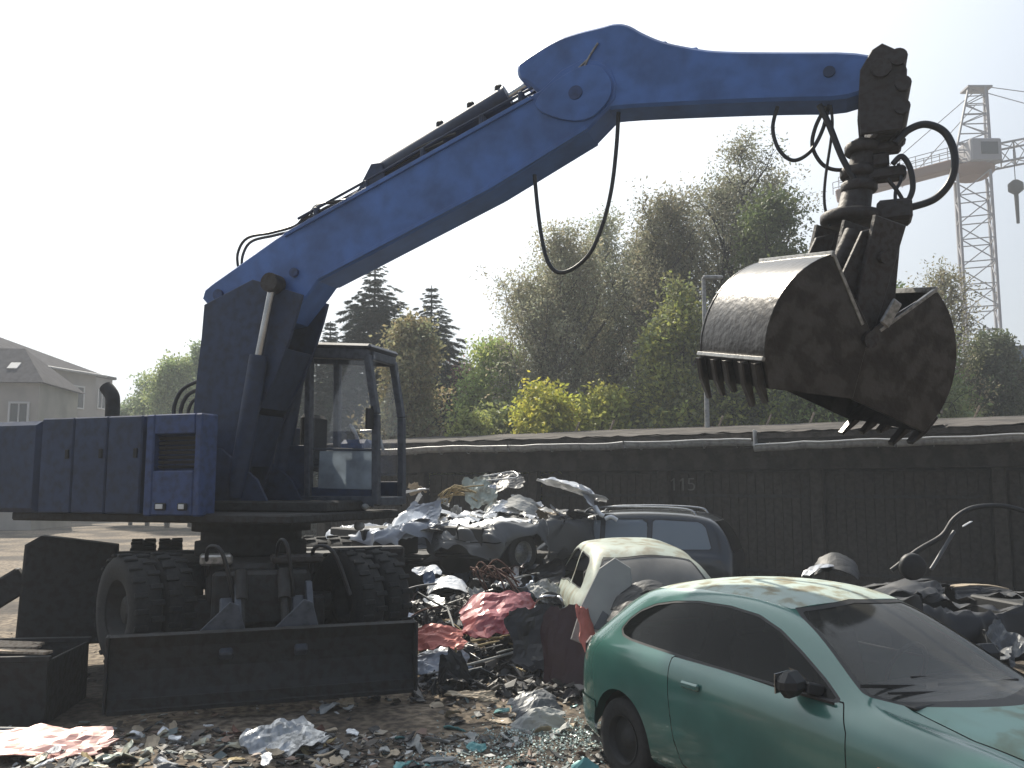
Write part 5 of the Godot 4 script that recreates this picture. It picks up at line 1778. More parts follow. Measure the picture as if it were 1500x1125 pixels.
func other_cars() -> void:
	# pale mint hatchback, stripped, seen from behind left
	var root := thing("mint_wreck", "stripped pale mint hatchback with dusty grey rear glass behind the green car", "car")
	var tail := spot(962, 900, 9.3)
	tail.y = 0.0
	place_car(root, tail, Vector3(-0.06, 0, -1.0))
	var spec := hatch_spec()
	spec.stations = [[0.03, 0.55], [0.0, 0.66, 0.33, 0.78, 0.62, 0.90, 0.60], [0.06, 0.74, 0.27, 0.86, 0.68, 0.97, 0.62], [0.18, 0.79, 0.24, 0.93, 0.71, 1.13, 0.60], [0.36, 0.815, 0.23, 0.95, 0.725, 1.30, 0.58], [0.6, 0.825, 0.22, 0.95, 0.735, 1.40, 0.58], [0.95, 0.83, 0.22, 0.94, 0.745, 1.42, 0.58], [1.3, 0.83, 0.22, 0.93, 0.75, 1.43, 0.58], [1.65, 0.83, 0.22, 0.92, 0.75, 1.42, 0.58], [1.95, 0.83, 0.22, 0.91, 0.75, 1.37, 0.57], [2.25, 0.83, 0.22, 0.9, 0.745, 1.2, 0.6], [2.55, 0.82, 0.22, 0.88, 0.74, 1.0, 0.65], [2.8, 0.82, 0.22, 0.86, 0.73, 0.92, 0.64], [3.1, 0.8, 0.22, 0.8, 0.7, 0.86, 0.58], [3.4, 0.75, 0.25, 0.7, 0.64, 0.76, 0.5], [3.55, 0.6, 0.33, 0.55, 0.5, 0.6, 0.4], [3.56, 0.45]]
	spec.len = 3.56
	spec.arches = [[0.62, 0.29, 0.33], [2.95, 0.29, 0.33]]
	spec.windows = [vv([0.42, 1.0, 0.5, 1.26, 0.6, 1.3, 1.1, 1.32, 1.1, 0.98]), vv([1.18, 0.98, 1.18, 1.32, 1.75, 1.31, 2.0, 1.22, 2.35, 1.0, 2.35, 0.96])]
	spec.rear = vv([-0.46, 1.31, 0.46, 1.31, 0.6, 1.02, 0.6, 0.93, -0.6, 0.93, -0.6, 1.02])
	spec.doors = [vv([1.12, 0.96, 1.16, 0.3, 2.4, 0.3, 2.42, 0.94])]
	var dent := func(p: Vector3) -> Vector3:
		var k := n1.get_noise_3d(p.x * 9.0, p.y * 9.0, p.z * 9.0)
		return p + Vector3(0, k * 0.05, k * 0.04) + Vector3(0, -0.07, 0) * smoothstep(0.2, 0.7, p.z) * smoothstep(0.9, 1.4, p.y)
	car(root, spec, M.mint, {"per": 6, "perv": 4, "bend": dent, "no_glass": true, "rear_window": M.greypane, "no_wheels": true})
	var st := mk()
	for z in [-0.33, 0.33]:
		st = mk()
		seat_shape(st, 1.5, z)
		part("seat", st, M.seat, root)
	# dark estate with roof rails by the garage doors
	var es := thing("dark_estate_car", "dark estate car with roof rails parked in the shade before the garages", "car")
	var et := spot(1088, 850, 14.0)
	et.y = 0.0
	place_car(es, et, Vector3(-0.93, 0, -0.36))
	var sp2 := hatch_spec()
	sp2.stations = [[0.03, 0.6], [0.0, 0.68, 0.38, 0.86, 0.64, 1.0, 0.6], [0.08, 0.78, 0.32, 0.98, 0.72, 1.2, 0.64], [0.2, 0.83, 0.3, 1.05, 0.75, 1.45, 0.62], [0.4, 0.85, 0.28, 1.08, 0.77, 1.62, 0.62], [0.8, 0.86, 0.28, 1.08, 0.78, 1.67, 0.62], [1.3, 0.86, 0.28, 1.07, 0.78, 1.69, 0.62], [1.9, 0.86, 0.28, 1.05, 0.78, 1.68, 0.62], [2.4, 0.86, 0.28, 1.03, 0.78, 1.62, 0.61], [2.7, 0.86, 0.28, 1.02, 0.78, 1.45, 0.63], [3.0, 0.86, 0.28, 1.0, 0.77, 1.22, 0.67], [3.25, 0.86, 0.28, 0.98, 0.76, 1.08, 0.68], [3.6, 0.85, 0.28, 0.94, 0.74, 1.02, 0.62], [4.1, 0.8, 0.3, 0.84, 0.7, 0.92, 0.56], [4.35, 0.65, 0.36, 0.7, 0.56, 0.76, 0.46], [4.38, 0.5]]
	sp2.len = 4.38
	sp2.middle = 2.0
	sp2.arches = [[0.85, 0.3, 0.36], [3.45, 0.3, 0.36]]
	sp2.windows = [vv([0.35, 1.14, 0.45, 1.48, 0.55, 1.54, 1.25, 1.57, 1.25, 1.12]), vv([1.33, 1.12, 1.33, 1.57, 2.0, 1.56, 2.0, 1.1]), vv([2.08, 1.1, 2.08, 1.56, 2.4, 1.52, 2.65, 1.36, 2.95, 1.1, 2.95, 1.07])]
	sp2.screen = vv([-0.5, 1.56, 0.5, 1.56, 0.66, 1.12, -0.66, 1.12])
	sp2.rear = vv([-0.52, 1.55, 0.52, 1.55, 0.62, 1.1, -0.62, 1.1])
	sp2.doors = [vv([1.29, 1.08, 1.3, 0.36, 2.02, 0.36, 2.04, 1.06]), vv([2.06, 1.06, 2.07, 0.36, 3.0, 0.36, 3.05, 1.02])]
	sp2.erase("bonnet")
	car(es, sp2, M.night, {"per": 5, "perv": 4, "side_glass": M.paleglass})
	for z in [-0.6, 0.6]:
		st = mk(0)
		tube(st, smooth_path([Vector3(0.6, 1.64, z), Vector3(0.75, 1.73, z), Vector3(1.5, 1.76, z), Vector3(2.2, 1.74, z), Vector3(2.35, 1.66, z)], 4), 0.018, 8)
		part("roof_rail", st, M.chrome, es)

func wreck(called: String, label: String, tail: Vector3, head: Vector3, crush: float, seed_: float, body_m: Material, o := {}) -> Node3D:
	var root := thing(called, label, "car", Vector3.ZERO, 0.0, "")
	place_car(root, tail, head)
	var spec := hatch_spec()
	var bend := func(p: Vector3) -> Vector3:
		var a := n1.get_noise_3d(p.x * 7.0 + seed_, p.y * 6.0, p.z * 7.0)
		var b := n2.get_noise_3d(p.x * 2.6 + seed_, p.y * 2.0, p.z * 2.6 + seed_)
		var y := p.y
		if y > 0.75: y = 0.75 + (y - 0.75) * (0.15 + 0.25 * crush) + a * 0.22 * (1.0 - crush)
		y += absf(fmod(absf(a) * 5.0, 1.0) - 0.5) * 0.12 + b * 0.08
		return Vector3(p.x * 0.96 + b * 0.16 + a * 0.12, maxf(y * 0.92, 0.02), p.z + a * 0.16 + b * 0.08)
	var op := {"per": 5, "perv": 3, "bend": bend, "no_glass": true, "no_rear": true}
	op.merge(o)
	car(root, spec, body_m, op)
	return root

# ---------------------------------------------------------------- scrap
func sheet_mesh(w: float, l: float, amp: float, curl: float, seed_: int) -> ArrayMesh:
	var big := w > 0.33
	var nx := 20 if big else 6
	var nz := 14 if big else 4
	var r := RandomNumberGenerator.new()
	r.seed = seed_
	var folds := []
	for k in 8:
		var a := r.randf_range(0, TAU)
		folds.append([cos(a), sin(a), r.randf_range(-0.4, 0.4), r.randf_range(-1.0, 1.0) * (1.0 if k < 4 else 0.6)])
	var g := func(i: int, j: int, side: float) -> Vector3:
		var u := float(i) / nx - 0.5
		var v := float(j) / nz - 0.5
		var jx := n1.get_noise_2d(seed_ * 3.1 + v * 30.0, u * 8.0 + 9.0) * 0.1 * (1.0 if absf(u) > 0.4 else 0.4)
		var jz := n1.get_noise_2d(seed_ * 1.7 - u * 30.0, v * 8.0) * 0.1 * (1.0 if absf(v) > 0.4 else 0.4)
		var uu := u * (1.0 - 0.25 * pow(absf(v) * 2.0, 4.0)) + jx
		var y := 0.0
		for f in folds: y += absf(uu * f[0] + v * f[1] - f[2]) * f[3]
		y = (y * amp + n1.get_noise_3d(uu * 22.0, v * 22.0, seed_ * 7.0) * amp * 0.25 + absf(n1.get_noise_3d(uu * 40.0, v * 40.0, seed_ * 3.0)) * amp * 0.2) * minf(w, l * 2.0)
		var x := uu * w
		if absf(curl) > 0.01:
			var an := uu * curl
			x = sin(an) * w / curl
			y -= (1.0 - cos(an)) * w / curl
		return Vector3(x, y + side, (v + jz) * l)
	var st := mk()
	var th := 0.004
	for i in nx:
		for j in nz:
			quad(st, g.call(i, j + 1, th), g.call(i + 1, j + 1, th), g.call(i + 1, j, th), g.call(i, j, th))
			quad(st, g.call(i, j, -th), g.call(i + 1, j, -th), g.call(i + 1, j + 1, -th), g.call(i, j + 1, -th))
	for i in nx:
		for j in [0, nz]:
			quad(st, g.call(i, j, -th), g.call(i, j, th), g.call(i + 1, j, th), g.call(i + 1, j, -th))
	for j in nz:
		for i in [0, nx]:
			quad(st, g.call(i, j, -th), g.call(i, j, th), g.call(i, j + 1, th), g.call(i, j + 1, -th))
	return done(st)

func tint_of(m: Material) -> String:
	var names := {"plasticblack": "black", "slategrey": "slate grey", "cardgrey": "light grey", "alu": "silvery", "rustwire": "rusty", "straw": "straw-coloured", "bluegrey": "blue-grey", "maroon": "maroon", "mint": "mint"}
	for k in M:
		if M[k] == m: return names.get(k, k)
	return "dull"

func sheet(called: String, label: String, cat: String, where: Vector3, w: float, l: float, amp: float, curl: float, turn: Vector3, m: Material, seed_: int, group := "") -> MeshInstance3D:
	var o := put(called, sheet_mesh(w, l, amp, curl, seed_), m)
	o.position = where
	o.rotation_degrees = turn
	tag(o, label.replace("COLOUR", tint_of(m)), cat, group)
	return o

func rods(called: String, label: String, cat: String, paths: Array, r: float, m: Material, group := "") -> void:
	var st := mk(0)
	for p in paths: tube(st, smooth_path(p, 4), r, 6)
	var o := part(called, st, m)
	tag(o, label.replace("COLOUR", tint_of(m)), cat, group)

func scrap() -> void:
	# stacked hulks before the garages
	wreck("crushed_car", "crushed dark car hulk at the bottom left of the far pile", Vector3(1.0, 0.12, -16.6), Vector3(-0.85, 0, 0.5), 0.3, 11.0, M.black, {"no_wheels": true})
	wreck("crushed_car", "crushed dark grey car hulk under the hulk with white bonnet", Vector3(3.0, 0.1, -15.9), Vector3(-0.95, 0, 0.3), 0.3, 23.0, M.slategrey, {"no_wheels": true})
	wreck("crushed_car", "flattened dark car hulk with its wheel showing on the far pile", Vector3(1.95, 0.78, -15.9), Vector3(-0.72, 0, 0.69), 0.5, 37.0, M.slategrey, {"bonnet_m": M.white, "rim_m": M.rim})
	wreck("crushed_car", "torn silver car hulk topmost at the left of the far pile", Vector3(0.3, 0.74, -16.2), Vector3(-0.75, 0, 0.66), 0.2, 51.0, M.silver, {"no_wheels": true, "bumper_m": M.black})
	var S := spot(835, 727, 14.3)
	sheet("bonnet_sheet", "big white crumpled bonnet on top of the far pile's right end", "bonnet", S, 1.05, 0.9, 0.17, 0.3, Vector3(12, 20, -14), M.white, 4)
	sheet("scrap_sheet", "folded blue-silver panel hanging off the right end of far pile", "car panel", spot(868, 735, 14.1), 0.55, 0.6, 0.17, 0.6, Vector3(40, 10, -55), M.silver, 9)
	sheet("fender_sheet", "white arched fender on the left of the far pile", "fender", spot(606, 742, 14.0), 0.8, 0.6, 0.14, 1.4, Vector3(8, 12, 10), M.white, 12)
	sheet("scrap_sheet", "dull silver panel under the white arched fender", "car panel", spot(622, 758, 13.9), 0.6, 0.45, 0.19, 0.5, Vector3(50, -20, 5), M.silver, 15)
	sheet("scrap_sheet", "pale mint torn sheet standing up in the far pile's middle", "car panel", spot(703, 722, 14.2), 0.5, 0.6, 0.28, 0.6, Vector3(55, 30, 25), M.mint, 17)
	sheet("crumpled_foil", "bright white crumpled sheet in the middle of the far pile", "scrap sheet", spot(735, 738, 14.0), 0.6, 0.4, 0.30, 0.4, Vector3(20, -10, 5), M.white, 19)
	sheet("crumpled_foil", "shiny white crumpled scrap at the far pile's lower left", "scrap sheet", spot(592, 779, 13.7), 0.5, 0.35, 0.28, 0.4, Vector3(25, 15, 0), M.white, 22)
	sheet("crumpled_foil", "shiny crumpled strip right of the white scrap, lower left pile", "scrap sheet", spot(642, 775, 13.7), 0.6, 0.25, 0.28, 0.3, Vector3(20, 5, 8), M.alu, 25)
	sheet("scrap_sheet", "grey rounded lid lying before the white bonnet on far pile", "car panel", spot(765, 738, 13.9), 0.5, 0.35, 0.08, 0.8, Vector3(35, -25, -25), M.cardgrey, 28)
	sheet("crumpled_strip", "long white torn strip at the top left of far pile", "scrap strip", spot(590, 722, 14.2), 0.8, 0.14, 0.17, 0.2, Vector3(5, 10, 10), M.white, 31)
	for k in 16:
		var u := rf(565, 880)
		var v := rf(708, 760) if u < 760 else rf(740, 770)
		sheet("scrap_shard", "small bent COLOUR metal shard on top of the far pile", "scrap metal", spot(u, v, rf(13.8, 14.6)), rf(0.12, 0.4), rf(0.08, 0.22), 0.5, rf(-0.8, 0.8), Vector3(rf(-30, 50), rf(-180, 180), rf(-30, 30)), [M.white, M.alu, M.silver, M.cardgrey, M.tan][rng.randi() % 5], 100 + k, "shards on the far pile")
	var wp := []
	for k in 9:
		var a := spot(rf(640, 662), rf(726, 742), 14.2)
		wp.append([a, a + Vector3(rf(0.1, 0.3), rf(0.1, 0.24), rf(-0.1, 0.1)), a + Vector3(rf(0.4, 0.7), rf(0.02, 0.3), rf(-0.2, 0.2))])
	rods("wire_tangle", "straw-coloured tangle of wires on top of the far pile", "wires", wp, 0.014, M.straw)
	rods("bent_frame", "thin bright bent frame lying highest on the far pile", "metal frame", [[spot(708, 698, 14.2), spot(730, 694, 14.2), spot(752, 691, 14.2), spot(758, 699, 14.0), spot(735, 702, 14.0), spot(712, 704, 14.0)]], 0.014, M.alu)
	sheet("scrap_sheet", "dark torn panel under the thin bent frame on far pile", "car panel", spot(735, 708, 14.4), 0.7, 0.5, 0.17, 0.5, Vector3(40, 10, 5), M.black, 35)
	rods("chrome_bits", "white fittings dangling at the right end of far pile", "scrap metal", [[spot(872, 742, 14.0), spot(878, 752, 13.9), spot(884, 756, 13.9)], [spot(886, 760, 13.9), spot(895, 757, 13.9), spot(904, 762, 13.9)]], 0.035, M.white)
	# near heap
	sheet("bonnet_sheet", "crumpled dark red bonnet in the middle of the near heap", "bonnet", spot(736, 895, 10.2), 0.95, 0.62, 0.12, 0.9, Vector3(34, 12, 4), M.red, 41)
	sheet("bumper_shell", "crumpled orange-red bumper shell left of the dark red bonnet", "bumper", spot(640, 935, 9.7), 0.6, 0.34, 0.22, 0.7, Vector3(28, 6, 6), M.salmon, 44)
	sheet("bumper_shell", "white and lilac bumper shell under the orange-red one", "bumper", spot(642, 962, 9.5), 0.62, 0.36, 0.19, 0.9, Vector3(40, -4, -4), M.silver, 47)
	sheet("fender_sheet", "white curved fender piece standing in the near heap", "fender", spot(654, 855, 11.0), 0.55, 0.34, 0.11, 1.5, Vector3(15, 10, 8), M.white, 50)
	sheet("scrap_shard", "small white rounded shard above the curved fender piece", "scrap metal", spot(633, 833, 11.2), 0.22, 0.18, 0.3, 1.0, Vector3(25, 30, 20), M.white, 52)
	sheet("scrap_shard", "tiny flat white shard left of the small rounded shard", "scrap metal", spot(615, 838, 11.2), 0.16, 0.12, 0.3, 0.4, Vector3(25, -30, 5), M.white, 53)
	sheet("scrap_shard", "small blue shard left of the white curved fender piece", "scrap metal", spot(630, 848, 11.1), 0.16, 0.16, 0.4, 0.4, Vector3(60, 30, 40), M.bluegrey, 54)
	sheet("clear_plastic", "crumpled translucent plastic cover above the headlamp", "plastic sheet", spot(800, 868, 10.1), 0.4, 0.34, 0.4, 0.7, Vector3(35, 20, -10), M.cardgrey, 57)
	var hl := thing("headlamp", "broken round headlamp with bright ring in the near heap", "headlamp", spot(805, 888, 9.9))
	var st := mk(0)
	var ring := []
	for k in 25: ring.append(Vector3(cos(TAU * k / 24.0) * 0.17, sin(TAU * k / 24.0) * 0.11, 0.03 * sin(k)))
	tube(st, ring, 0.022, 7, false)
	part("rim", st, M.chrome, hl)
	st = mk(0)
	lathe(st, [Vector2(0.02, -0.14), Vector2(0.1, -0.1), Vector2(0.16, 0.0)], 18)
	part("bowl", st, M.alu, hl)
	hl.rotation_degrees = Vector3(-15, -25, 10)
	sheet("scrapped_sheet", "big dark door leaning in the near heap below headlamp", "car door", spot(832, 958, 9.1), 0.62, 0.95, 0.1, 0.5, Vector3(72, -14, 4), M.maroon, 60)
	sheet("scrapped_sheet", "dark door lying behind the leaning one in the near heap", "car door", spot(795, 935, 9.7), 0.8, 0.7, 0.15, 0.5, Vector3(58, 22, 6), M.black, 61)
	sheet("red_scrap_sheet", "salmon red wing panel between dark door and green car's tail", "car panel", spot(868, 928, 8.75), 0.36, 0.55, 0.18, 0.7, Vector3(52, 24, -38), M.salmon, 63)
	# grey door card leaning at the mint wreck
	st = mk()
	prism(st, vv([-0.17, -0.45, 0.2, -0.45, 0.21, 0.28, 0.14, 0.42, -0.04, 0.46, -0.15, 0.3, -0.19, -0.1]), -0.014, 0.014, 0.01)
	var dc := thing("lining_board", "pale grey door card leaning against the mint wreck's tail", "door card", spot(883, 882, 8.95))
	part("board", st, M.cardgrey, dc)
	st = mk()
	prism(st, vv([0.0, -0.28, 0.09, -0.26, 0.1, -0.1, 0.03, -0.08]), 0.012, 0.022, 0.004)
	part("pull_handle", st, M.slategrey, dc)
	dc.rotation_degrees = Vector3(-18, -8, -20)
	for e in [[938, 858, 8.9, 65, "uppermost black bumper piece behind the green car's tail"], [930, 873, 8.8, 66, "middle black bumper piece behind the green car's tail"], [925, 890, 8.7, 67, "lowest black bumper piece behind the green car's tail"]]:
		sheet("bumper_piece", e[4], "bumper", spot(e[0], e[1], e[2]), 0.55, 0.2, 0.06, 1.2, Vector3(18, 24, 18), M.plasticblack, e[3], "black bumper pieces")
	var rw := []
	for k in 12:
		var a := spot(rf(690, 725), rf(832, 848), 11.0)
		rw.append([a, a + Vector3(rf(0.0, 0.2), rf(0.02, 0.14), rf(0, 0.15)), a + Vector3(rf(0.15, 0.45), rf(-0.3, -0.05), rf(0.05, 0.3))])
	rods("wire_bundle", "rusty red bundle of wires and rods in the near heap", "wires", rw, 0.011, M.rustwire)
	for e in [["long thin dark strip rising to the right in near heap", [[565, 885, 600, 862, 640, 855]], M.slategrey], ["straight dark bar crossing left of the red bonnet", [[612, 868, 636, 882, 660, 894]], M.slategrey], ["upright grey flat bar left of the red bonnet", [[655, 890, 662, 910, 668, 930]], M.cardgrey], ["thin curved cable over the red bonnet", [[672, 905, 715, 888, 760, 893, 795, 896]], M.hose], ["pair of long grey strips before the near heap", [[626, 988, 660, 980, 700, 970, 755, 955], [632, 995, 670, 986, 706, 978]], M.cardgrey], ["pale wooden slats lying below the red bonnet", [[690, 940, 730, 934, 765, 944], [700, 946, 735, 940, 768, 950]], M.straw], ["thin pale rod at the far right of near heap", [[745, 850, 775, 842, 790, 840]], M.cardgrey]]:
		var ps := []
		for q in e[1]:
			var pp := []
			for k in q.size() / 2: pp.append(spot(q[2 * k], q[2 * k + 1], 11.0 - (q[2 * k + 1] - 850) * 0.0125))
			ps.append(pp)
		rods("metal_strip", e[0], "scrap strip", ps, 0.013, e[2], "")
	sheet("scrap_casting", "grey bumper corner lying on the ground before near heap", "bumper", spot(785, 1022, 8.1), 0.5, 0.3, 0.15, 1.2, Vector3(30, 30, 8), M.slategrey, 70)
	sheet("scrap_casting", "grey-brown wheel-arch liner lying beside the glass shards", "arch liner", spot(785, 1046, 7.8), 0.5, 0.24, 0.25, 0.9, Vector3(24, 5, 14), M.cardgrey, 71)
	sheet("scrap_casting", "brown torn mat left of the grey bumper corner", "mat", spot(690, 1022, 8.2), 0.5, 0.16, 0.3, 0.5, Vector3(14, 20, -12), M.tan, 72)
	# loose pieces of the near heap, alike
	var bodies := [M.black, M.plasticblack, M.slategrey, M.maroon, M.black, M.slategrey, M.plasticblack, M.bluegrey, M.cardgrey, M.alu]
	for k in 85:
		var x := rf(-1.9, 0.75)
		var z := rf(-12.6, -9.0)
		if x < -1.0 and z > -10.2: z -= 1.6
		var s := rf(0.6, 1.3)
		sheet("scrap_piece", "bent COLOUR piece of car scrap in the near heap", "scrap metal", Vector3(x, gh(x, z) + rf(0.03, 0.2), z), 0.4 * s, 0.26 * s, rf(0.15, 0.5), rf(-1.2, 1.2), Vector3(rf(-50, 50), rf(-180, 180), rf(-40, 40)), bodies[rng.randi() % bodies.size()], 200 + k, "dark pieces in the near heap")
	for k in 50:
		var x := rf(-2.2, 2.6)
		var z := rf(-15.8, -13.2)
		var s := rf(0.8, 1.6)
		sheet("scrap_piece", "bent COLOUR piece of car scrap at the foot of the far pile", "scrap metal", Vector3(x, gh(x, z) + rf(0.05, 0.4), z), 0.4 * s, 0.26 * s, rf(0.15, 0.5), rf(-1.2, 1.2), Vector3(rf(-60, 60), rf(-180, 180), rf(-40, 40)), bodies[rng.randi() % 8], 300 + k, "dark pieces at the far pile")
	for k in 40:
		var x := rf(-1.8, 0.8)
		var z := rf(-12.3, -9.0)
		if x < -0.9 and z > -10.2: z -= 1.6
		var a := Vector3(x, gh(x, z) + rf(0.05, 0.18), z)
		var dv := Vector3(rf(-1, 1), rf(-0.15, 0.35), rf(-1, 1)).normalized() * rf(0.15, 0.45)
		rods("scrap_rod", "thin bent COLOUR rod sticking out of the near heap", "scrap rod", [[a - dv, a + Vector3(0, rf(0, 0.06), 0), a + dv]], rf(0.006, 0.013), [M.cardgrey, M.slategrey, M.rustwire, M.straw, M.alu][rng.randi() % 5], "thin rods in the near heap")
	# foreground left
	sheet("crumpled_sheet", "pink and white crumpled sheet at the lower left corner", "scrap sheet", spot(55, 1098, 6.85), 1.05, 0.5, 0.16, 0.5, Vector3(10, 14, 6), M.pinkish, 80)
	sheet("crumpled_sheet", "shiny silver crumpled foil in the foreground litter", "scrap sheet", spot(420, 1092, 6.95), 0.6, 0.42, 0.3, 0.6, Vector3(20, 40, 10), M.alu, 81)
	sheet("crumpled_sheet", "white strip of plastic lying right of the silver foil", "scrap strip", spot(400, 1102, 6.8), 0.36, 0.05, 0.1, 0.2, Vector3(5, 16, 10), M.white, 82)
	sheet("crumpled_sheet", "pale green-grey crumpled sheet beside the pink one", "scrap sheet", spot(175, 1104, 6.75), 0.5, 0.4, 0.35, 0.5, Vector3(15, -30, 4), M.mint, 83)
	sheet("crumpled_sheet", "dark torn lining under the silver foil", "scrap sheet", spot(460, 1092, 6.9), 0.5, 0.4, 0.3, 0.5, Vector3(8, 70, 6), M.plasticblack, 84)
	sheet("crumpled_sheet", "white narrow shard above the pink sheet", "scrap metal", spot(95, 1077, 7.05), 0.4, 0.07, 0.15, 0.3, Vector3(4, 16, 4), M.white, 85)
	rods("metal_strip", "dark pipe lying across the lower left corner", "pipe", [[spot(-20, 1070, 7.15), spot(60, 1072, 7.12), spot(120, 1078, 7.05)]], 0.03, M.slategrey)
	for k in 90:
		var u := rf(-20, 520)
		var d := rf(6.3, 7.75)
		var p := spot(u, 1000, d)
		p.y = gh(p.x, p.z) + rf(0.01, 0.05)
		sheet("litter_scrap", "hand-sized bent COLOUR scrap lying in the foreground litter", "scrap metal", p, rf(0.07, 0.22), rf(0.03, 0.1), 0.25, rf(-0.5, 0.5), Vector3(rf(-18, 18), rf(-180, 180), rf(-25, 25)), [M.white, M.cardgrey, M.alu, M.tan, M.slategrey, M.mint, M.rustwire, M.straw, M.black][rng.randi() % 9], 400 + k, "scraps in the foreground litter")
	for k in 60:
		var p := spot(rf(480, 880), 1000, rf(6.3, 8.9))
		p.y = gh(p.x, p.z) + rf(0.005, 0.04)
		sheet("ground_scrap", "small flat COLOUR scrap on the ground between blade and green car", "scrap metal", p, rf(0.07, 0.24), rf(0.04, 0.12), 0.35, rf(-1, 1), Vector3(rf(-15, 15), rf(-180, 180), rf(-15, 15)), [M.slategrey, M.cardgrey, M.black, M.teal, M.tan, M.plasticblack][rng.randi() % 6], 520 + k, "scraps on the ground before the near heap")
	# right edge, behind the green car
	var hp := []
	for q in [[1306, 836], [1345, 806], [1380, 785], [1398, 760], [1425, 744], [1465, 741], [1500, 749], [1560, 775], [1600, 840]]: hp.append(spot(q[0], q[1], 9.4))
	rods("door_seal_hoop", "black bent rubber hoop rising behind the green car's roof", "rubber strip", [hp], 0.028, M.plasticblack)
	rods("metal_strip", "short grey strut under the black rubber hoop", "strut", [[spot(1364, 834, 9.3), spot(1380, 808, 9.35), spot(1398, 778, 9.4)]], 0.02, M.slategrey)
	sheet("scrap_shard", "small pale clip on the black rubber hoop", "clip", spot(1417, 767, 9.35), 0.12, 0.04, 0.1, 0.1, Vector3(0, 0, 30), M.white, 90)
	sheet("seat_shell", "dark grey rounded seat shell behind the green car's roof", "car seat", spot(1228, 822, 8.6), 0.5, 0.34, 0.05, 2.2, Vector3(20, -20, -8), M.plasticblack, 91)
	sheet("seat_shell", "pale padding beside the dark rounded seat shell", "padding", spot(1196, 830, 8.5), 0.3, 0.25, 0.2, 1.0, Vector3(10, 0, 20), M.silver, 92)
	st = mk(0)
	lathe(st, [Vector2(0, -0.09), Vector2(0.09, -0.07), Vector2(0.13, 0.0), Vector2(0.12, 0.05), Vector2(0.1, 0.06), Vector2(0, 0.05)], 18)
	var cm := part("torn_off_mirror", st, M.plasticblack)
	cm.position = spot(1336, 830, 8.6)
	tag(cm, "black torn-off car mirror behind the green car's roof edge", "car mirror")
	var rw4 := wreck("crushed_car", "silver-lilac crushed car at the right edge behind the green car", Vector3(6.75, 0.0, -8.5), Vector3(-0.25, 0, 0.97), 0.35, 71.0, M.silver, {"no_wheels": true})
	rw4.position.y = -0.02
	wreck("crushed_car", "crushed black car hulk in the shade right behind the green car", Vector3(2.55, 0.14, -9.55), Vector3(0.985, 0, -0.12), 0.3, 83.0, M.black, {"no_wheels": true})
	sheet("scrap_sheet", "tan strip lying on the silver-lilac car", "scrap strip", spot(1435, 858, 7.6), 0.5, 0.1, 0.06, 0.4, Vector3(5, 10, -4), M.tan, 95)
	for k in 40:
		var x := rf(2.6, 6.6)
		var z := rf(-12.8, -10.2) if k % 2 else rf(-9.0, -8.2)
		if z > -9.5 and x < 3.6: x += 1.6
		sheet("scrap_piece", "bent COLOUR piece of car scrap lying behind the green car", "scrap metal", Vector3(x, gh(x, z) + rf(0.05, 0.5), z), rf(0.3, 0.7), rf(0.2, 0.45), 0.3, rf(-1.2, 1.2), Vector3(rf(-50, 50), rf(-180, 180), rf(-40, 40)), bodies[rng.randi() % 7], 620 + k, "dark pieces behind the green car")
	# steel tray with boards at the left edge
	var sk := thing("steel_tray", "low dark steel tray standing left of the dozer blade", "skip", Vector3(-5.1, 0, -8.35), 0.12)
	st = mk()
	for e in [[Vector3(0, 0.28, 0.5), Vector3(2.0, 0.54, 0.03)], [Vector3(0, 0.28, -0.5), Vector3(2.0, 0.54, 0.03)], [Vector3(-0.985, 0.28, 0), Vector3(0.03, 0.54, 0.96)], [Vector3(0.985, 0.28, 0), Vector3(0.03, 0.54, 0.96)], [Vector3(0, 0.03, 0), Vector3(1.9, 0.03, 0.94)]]:
		box(st, e[0], e[1], 0.004)
	part("tray", st, M.chassis, sk)
	st = mk()
	for z in [-0.5, 0.5]: bar(st, Vector3(-1.02, 0.57, z), Vector3(1.02, 0.57, z), 0.05, 0.05)
	part("top_rail", st, M.chassis, sk)
	for k in 4:
		st = mk()
		box(st, Vector3.ZERO, Vector3(rf(1.2, 1.6), 0.025, 0.11), 0.004)
		var b := part("wooden_board", st, M.pale_wood)
		b.position = Vector3(-5.15 + 0.1 * k, 0.61 + 0.004 * k, -8.62 + k * 0.17)
		b.rotation_degrees = Vector3(0, rf(-12, 2), rf(-1, 1))
		tag(b, ["farthest pale board lying across the steel tray", "second pale board from the far side of the steel tray", "third pale board from the far side of the steel tray", "nearest pale board lying across the steel tray"][k], "board", "boards on the steel tray")

func chip_mesh(seed_: int) -> ArrayMesh:
	var r := RandomNumberGenerator.new()
	r.seed = seed_
	var st := mk()
	var n := 5
	var top := []
	var bot := []
	for k in n:
		var a := TAU * (k + r.randf_range(-0.3, 0.3)) / n
		var q := Vector3(cos(a) * r.randf_range(0.6, 1.3), r.randf_range(-0.2, 0.35), sin(a) * r.randf_range(0.3, 0.8))
		top.append(q + Vector3(0, 0.06, 0))
		bot.append(q - Vector3(0, 0.06, 0))
	for k in range(1, n - 1):
		tri(st, top[0], top[k + 1], top[k])
		tri(st, bot[0], bot[k], bot[k + 1])
	for k in n:
		var k2 := (k + 1) % n
		quad(st, bot[k2], bot[k], top[k], top[k2])
	return done(st)

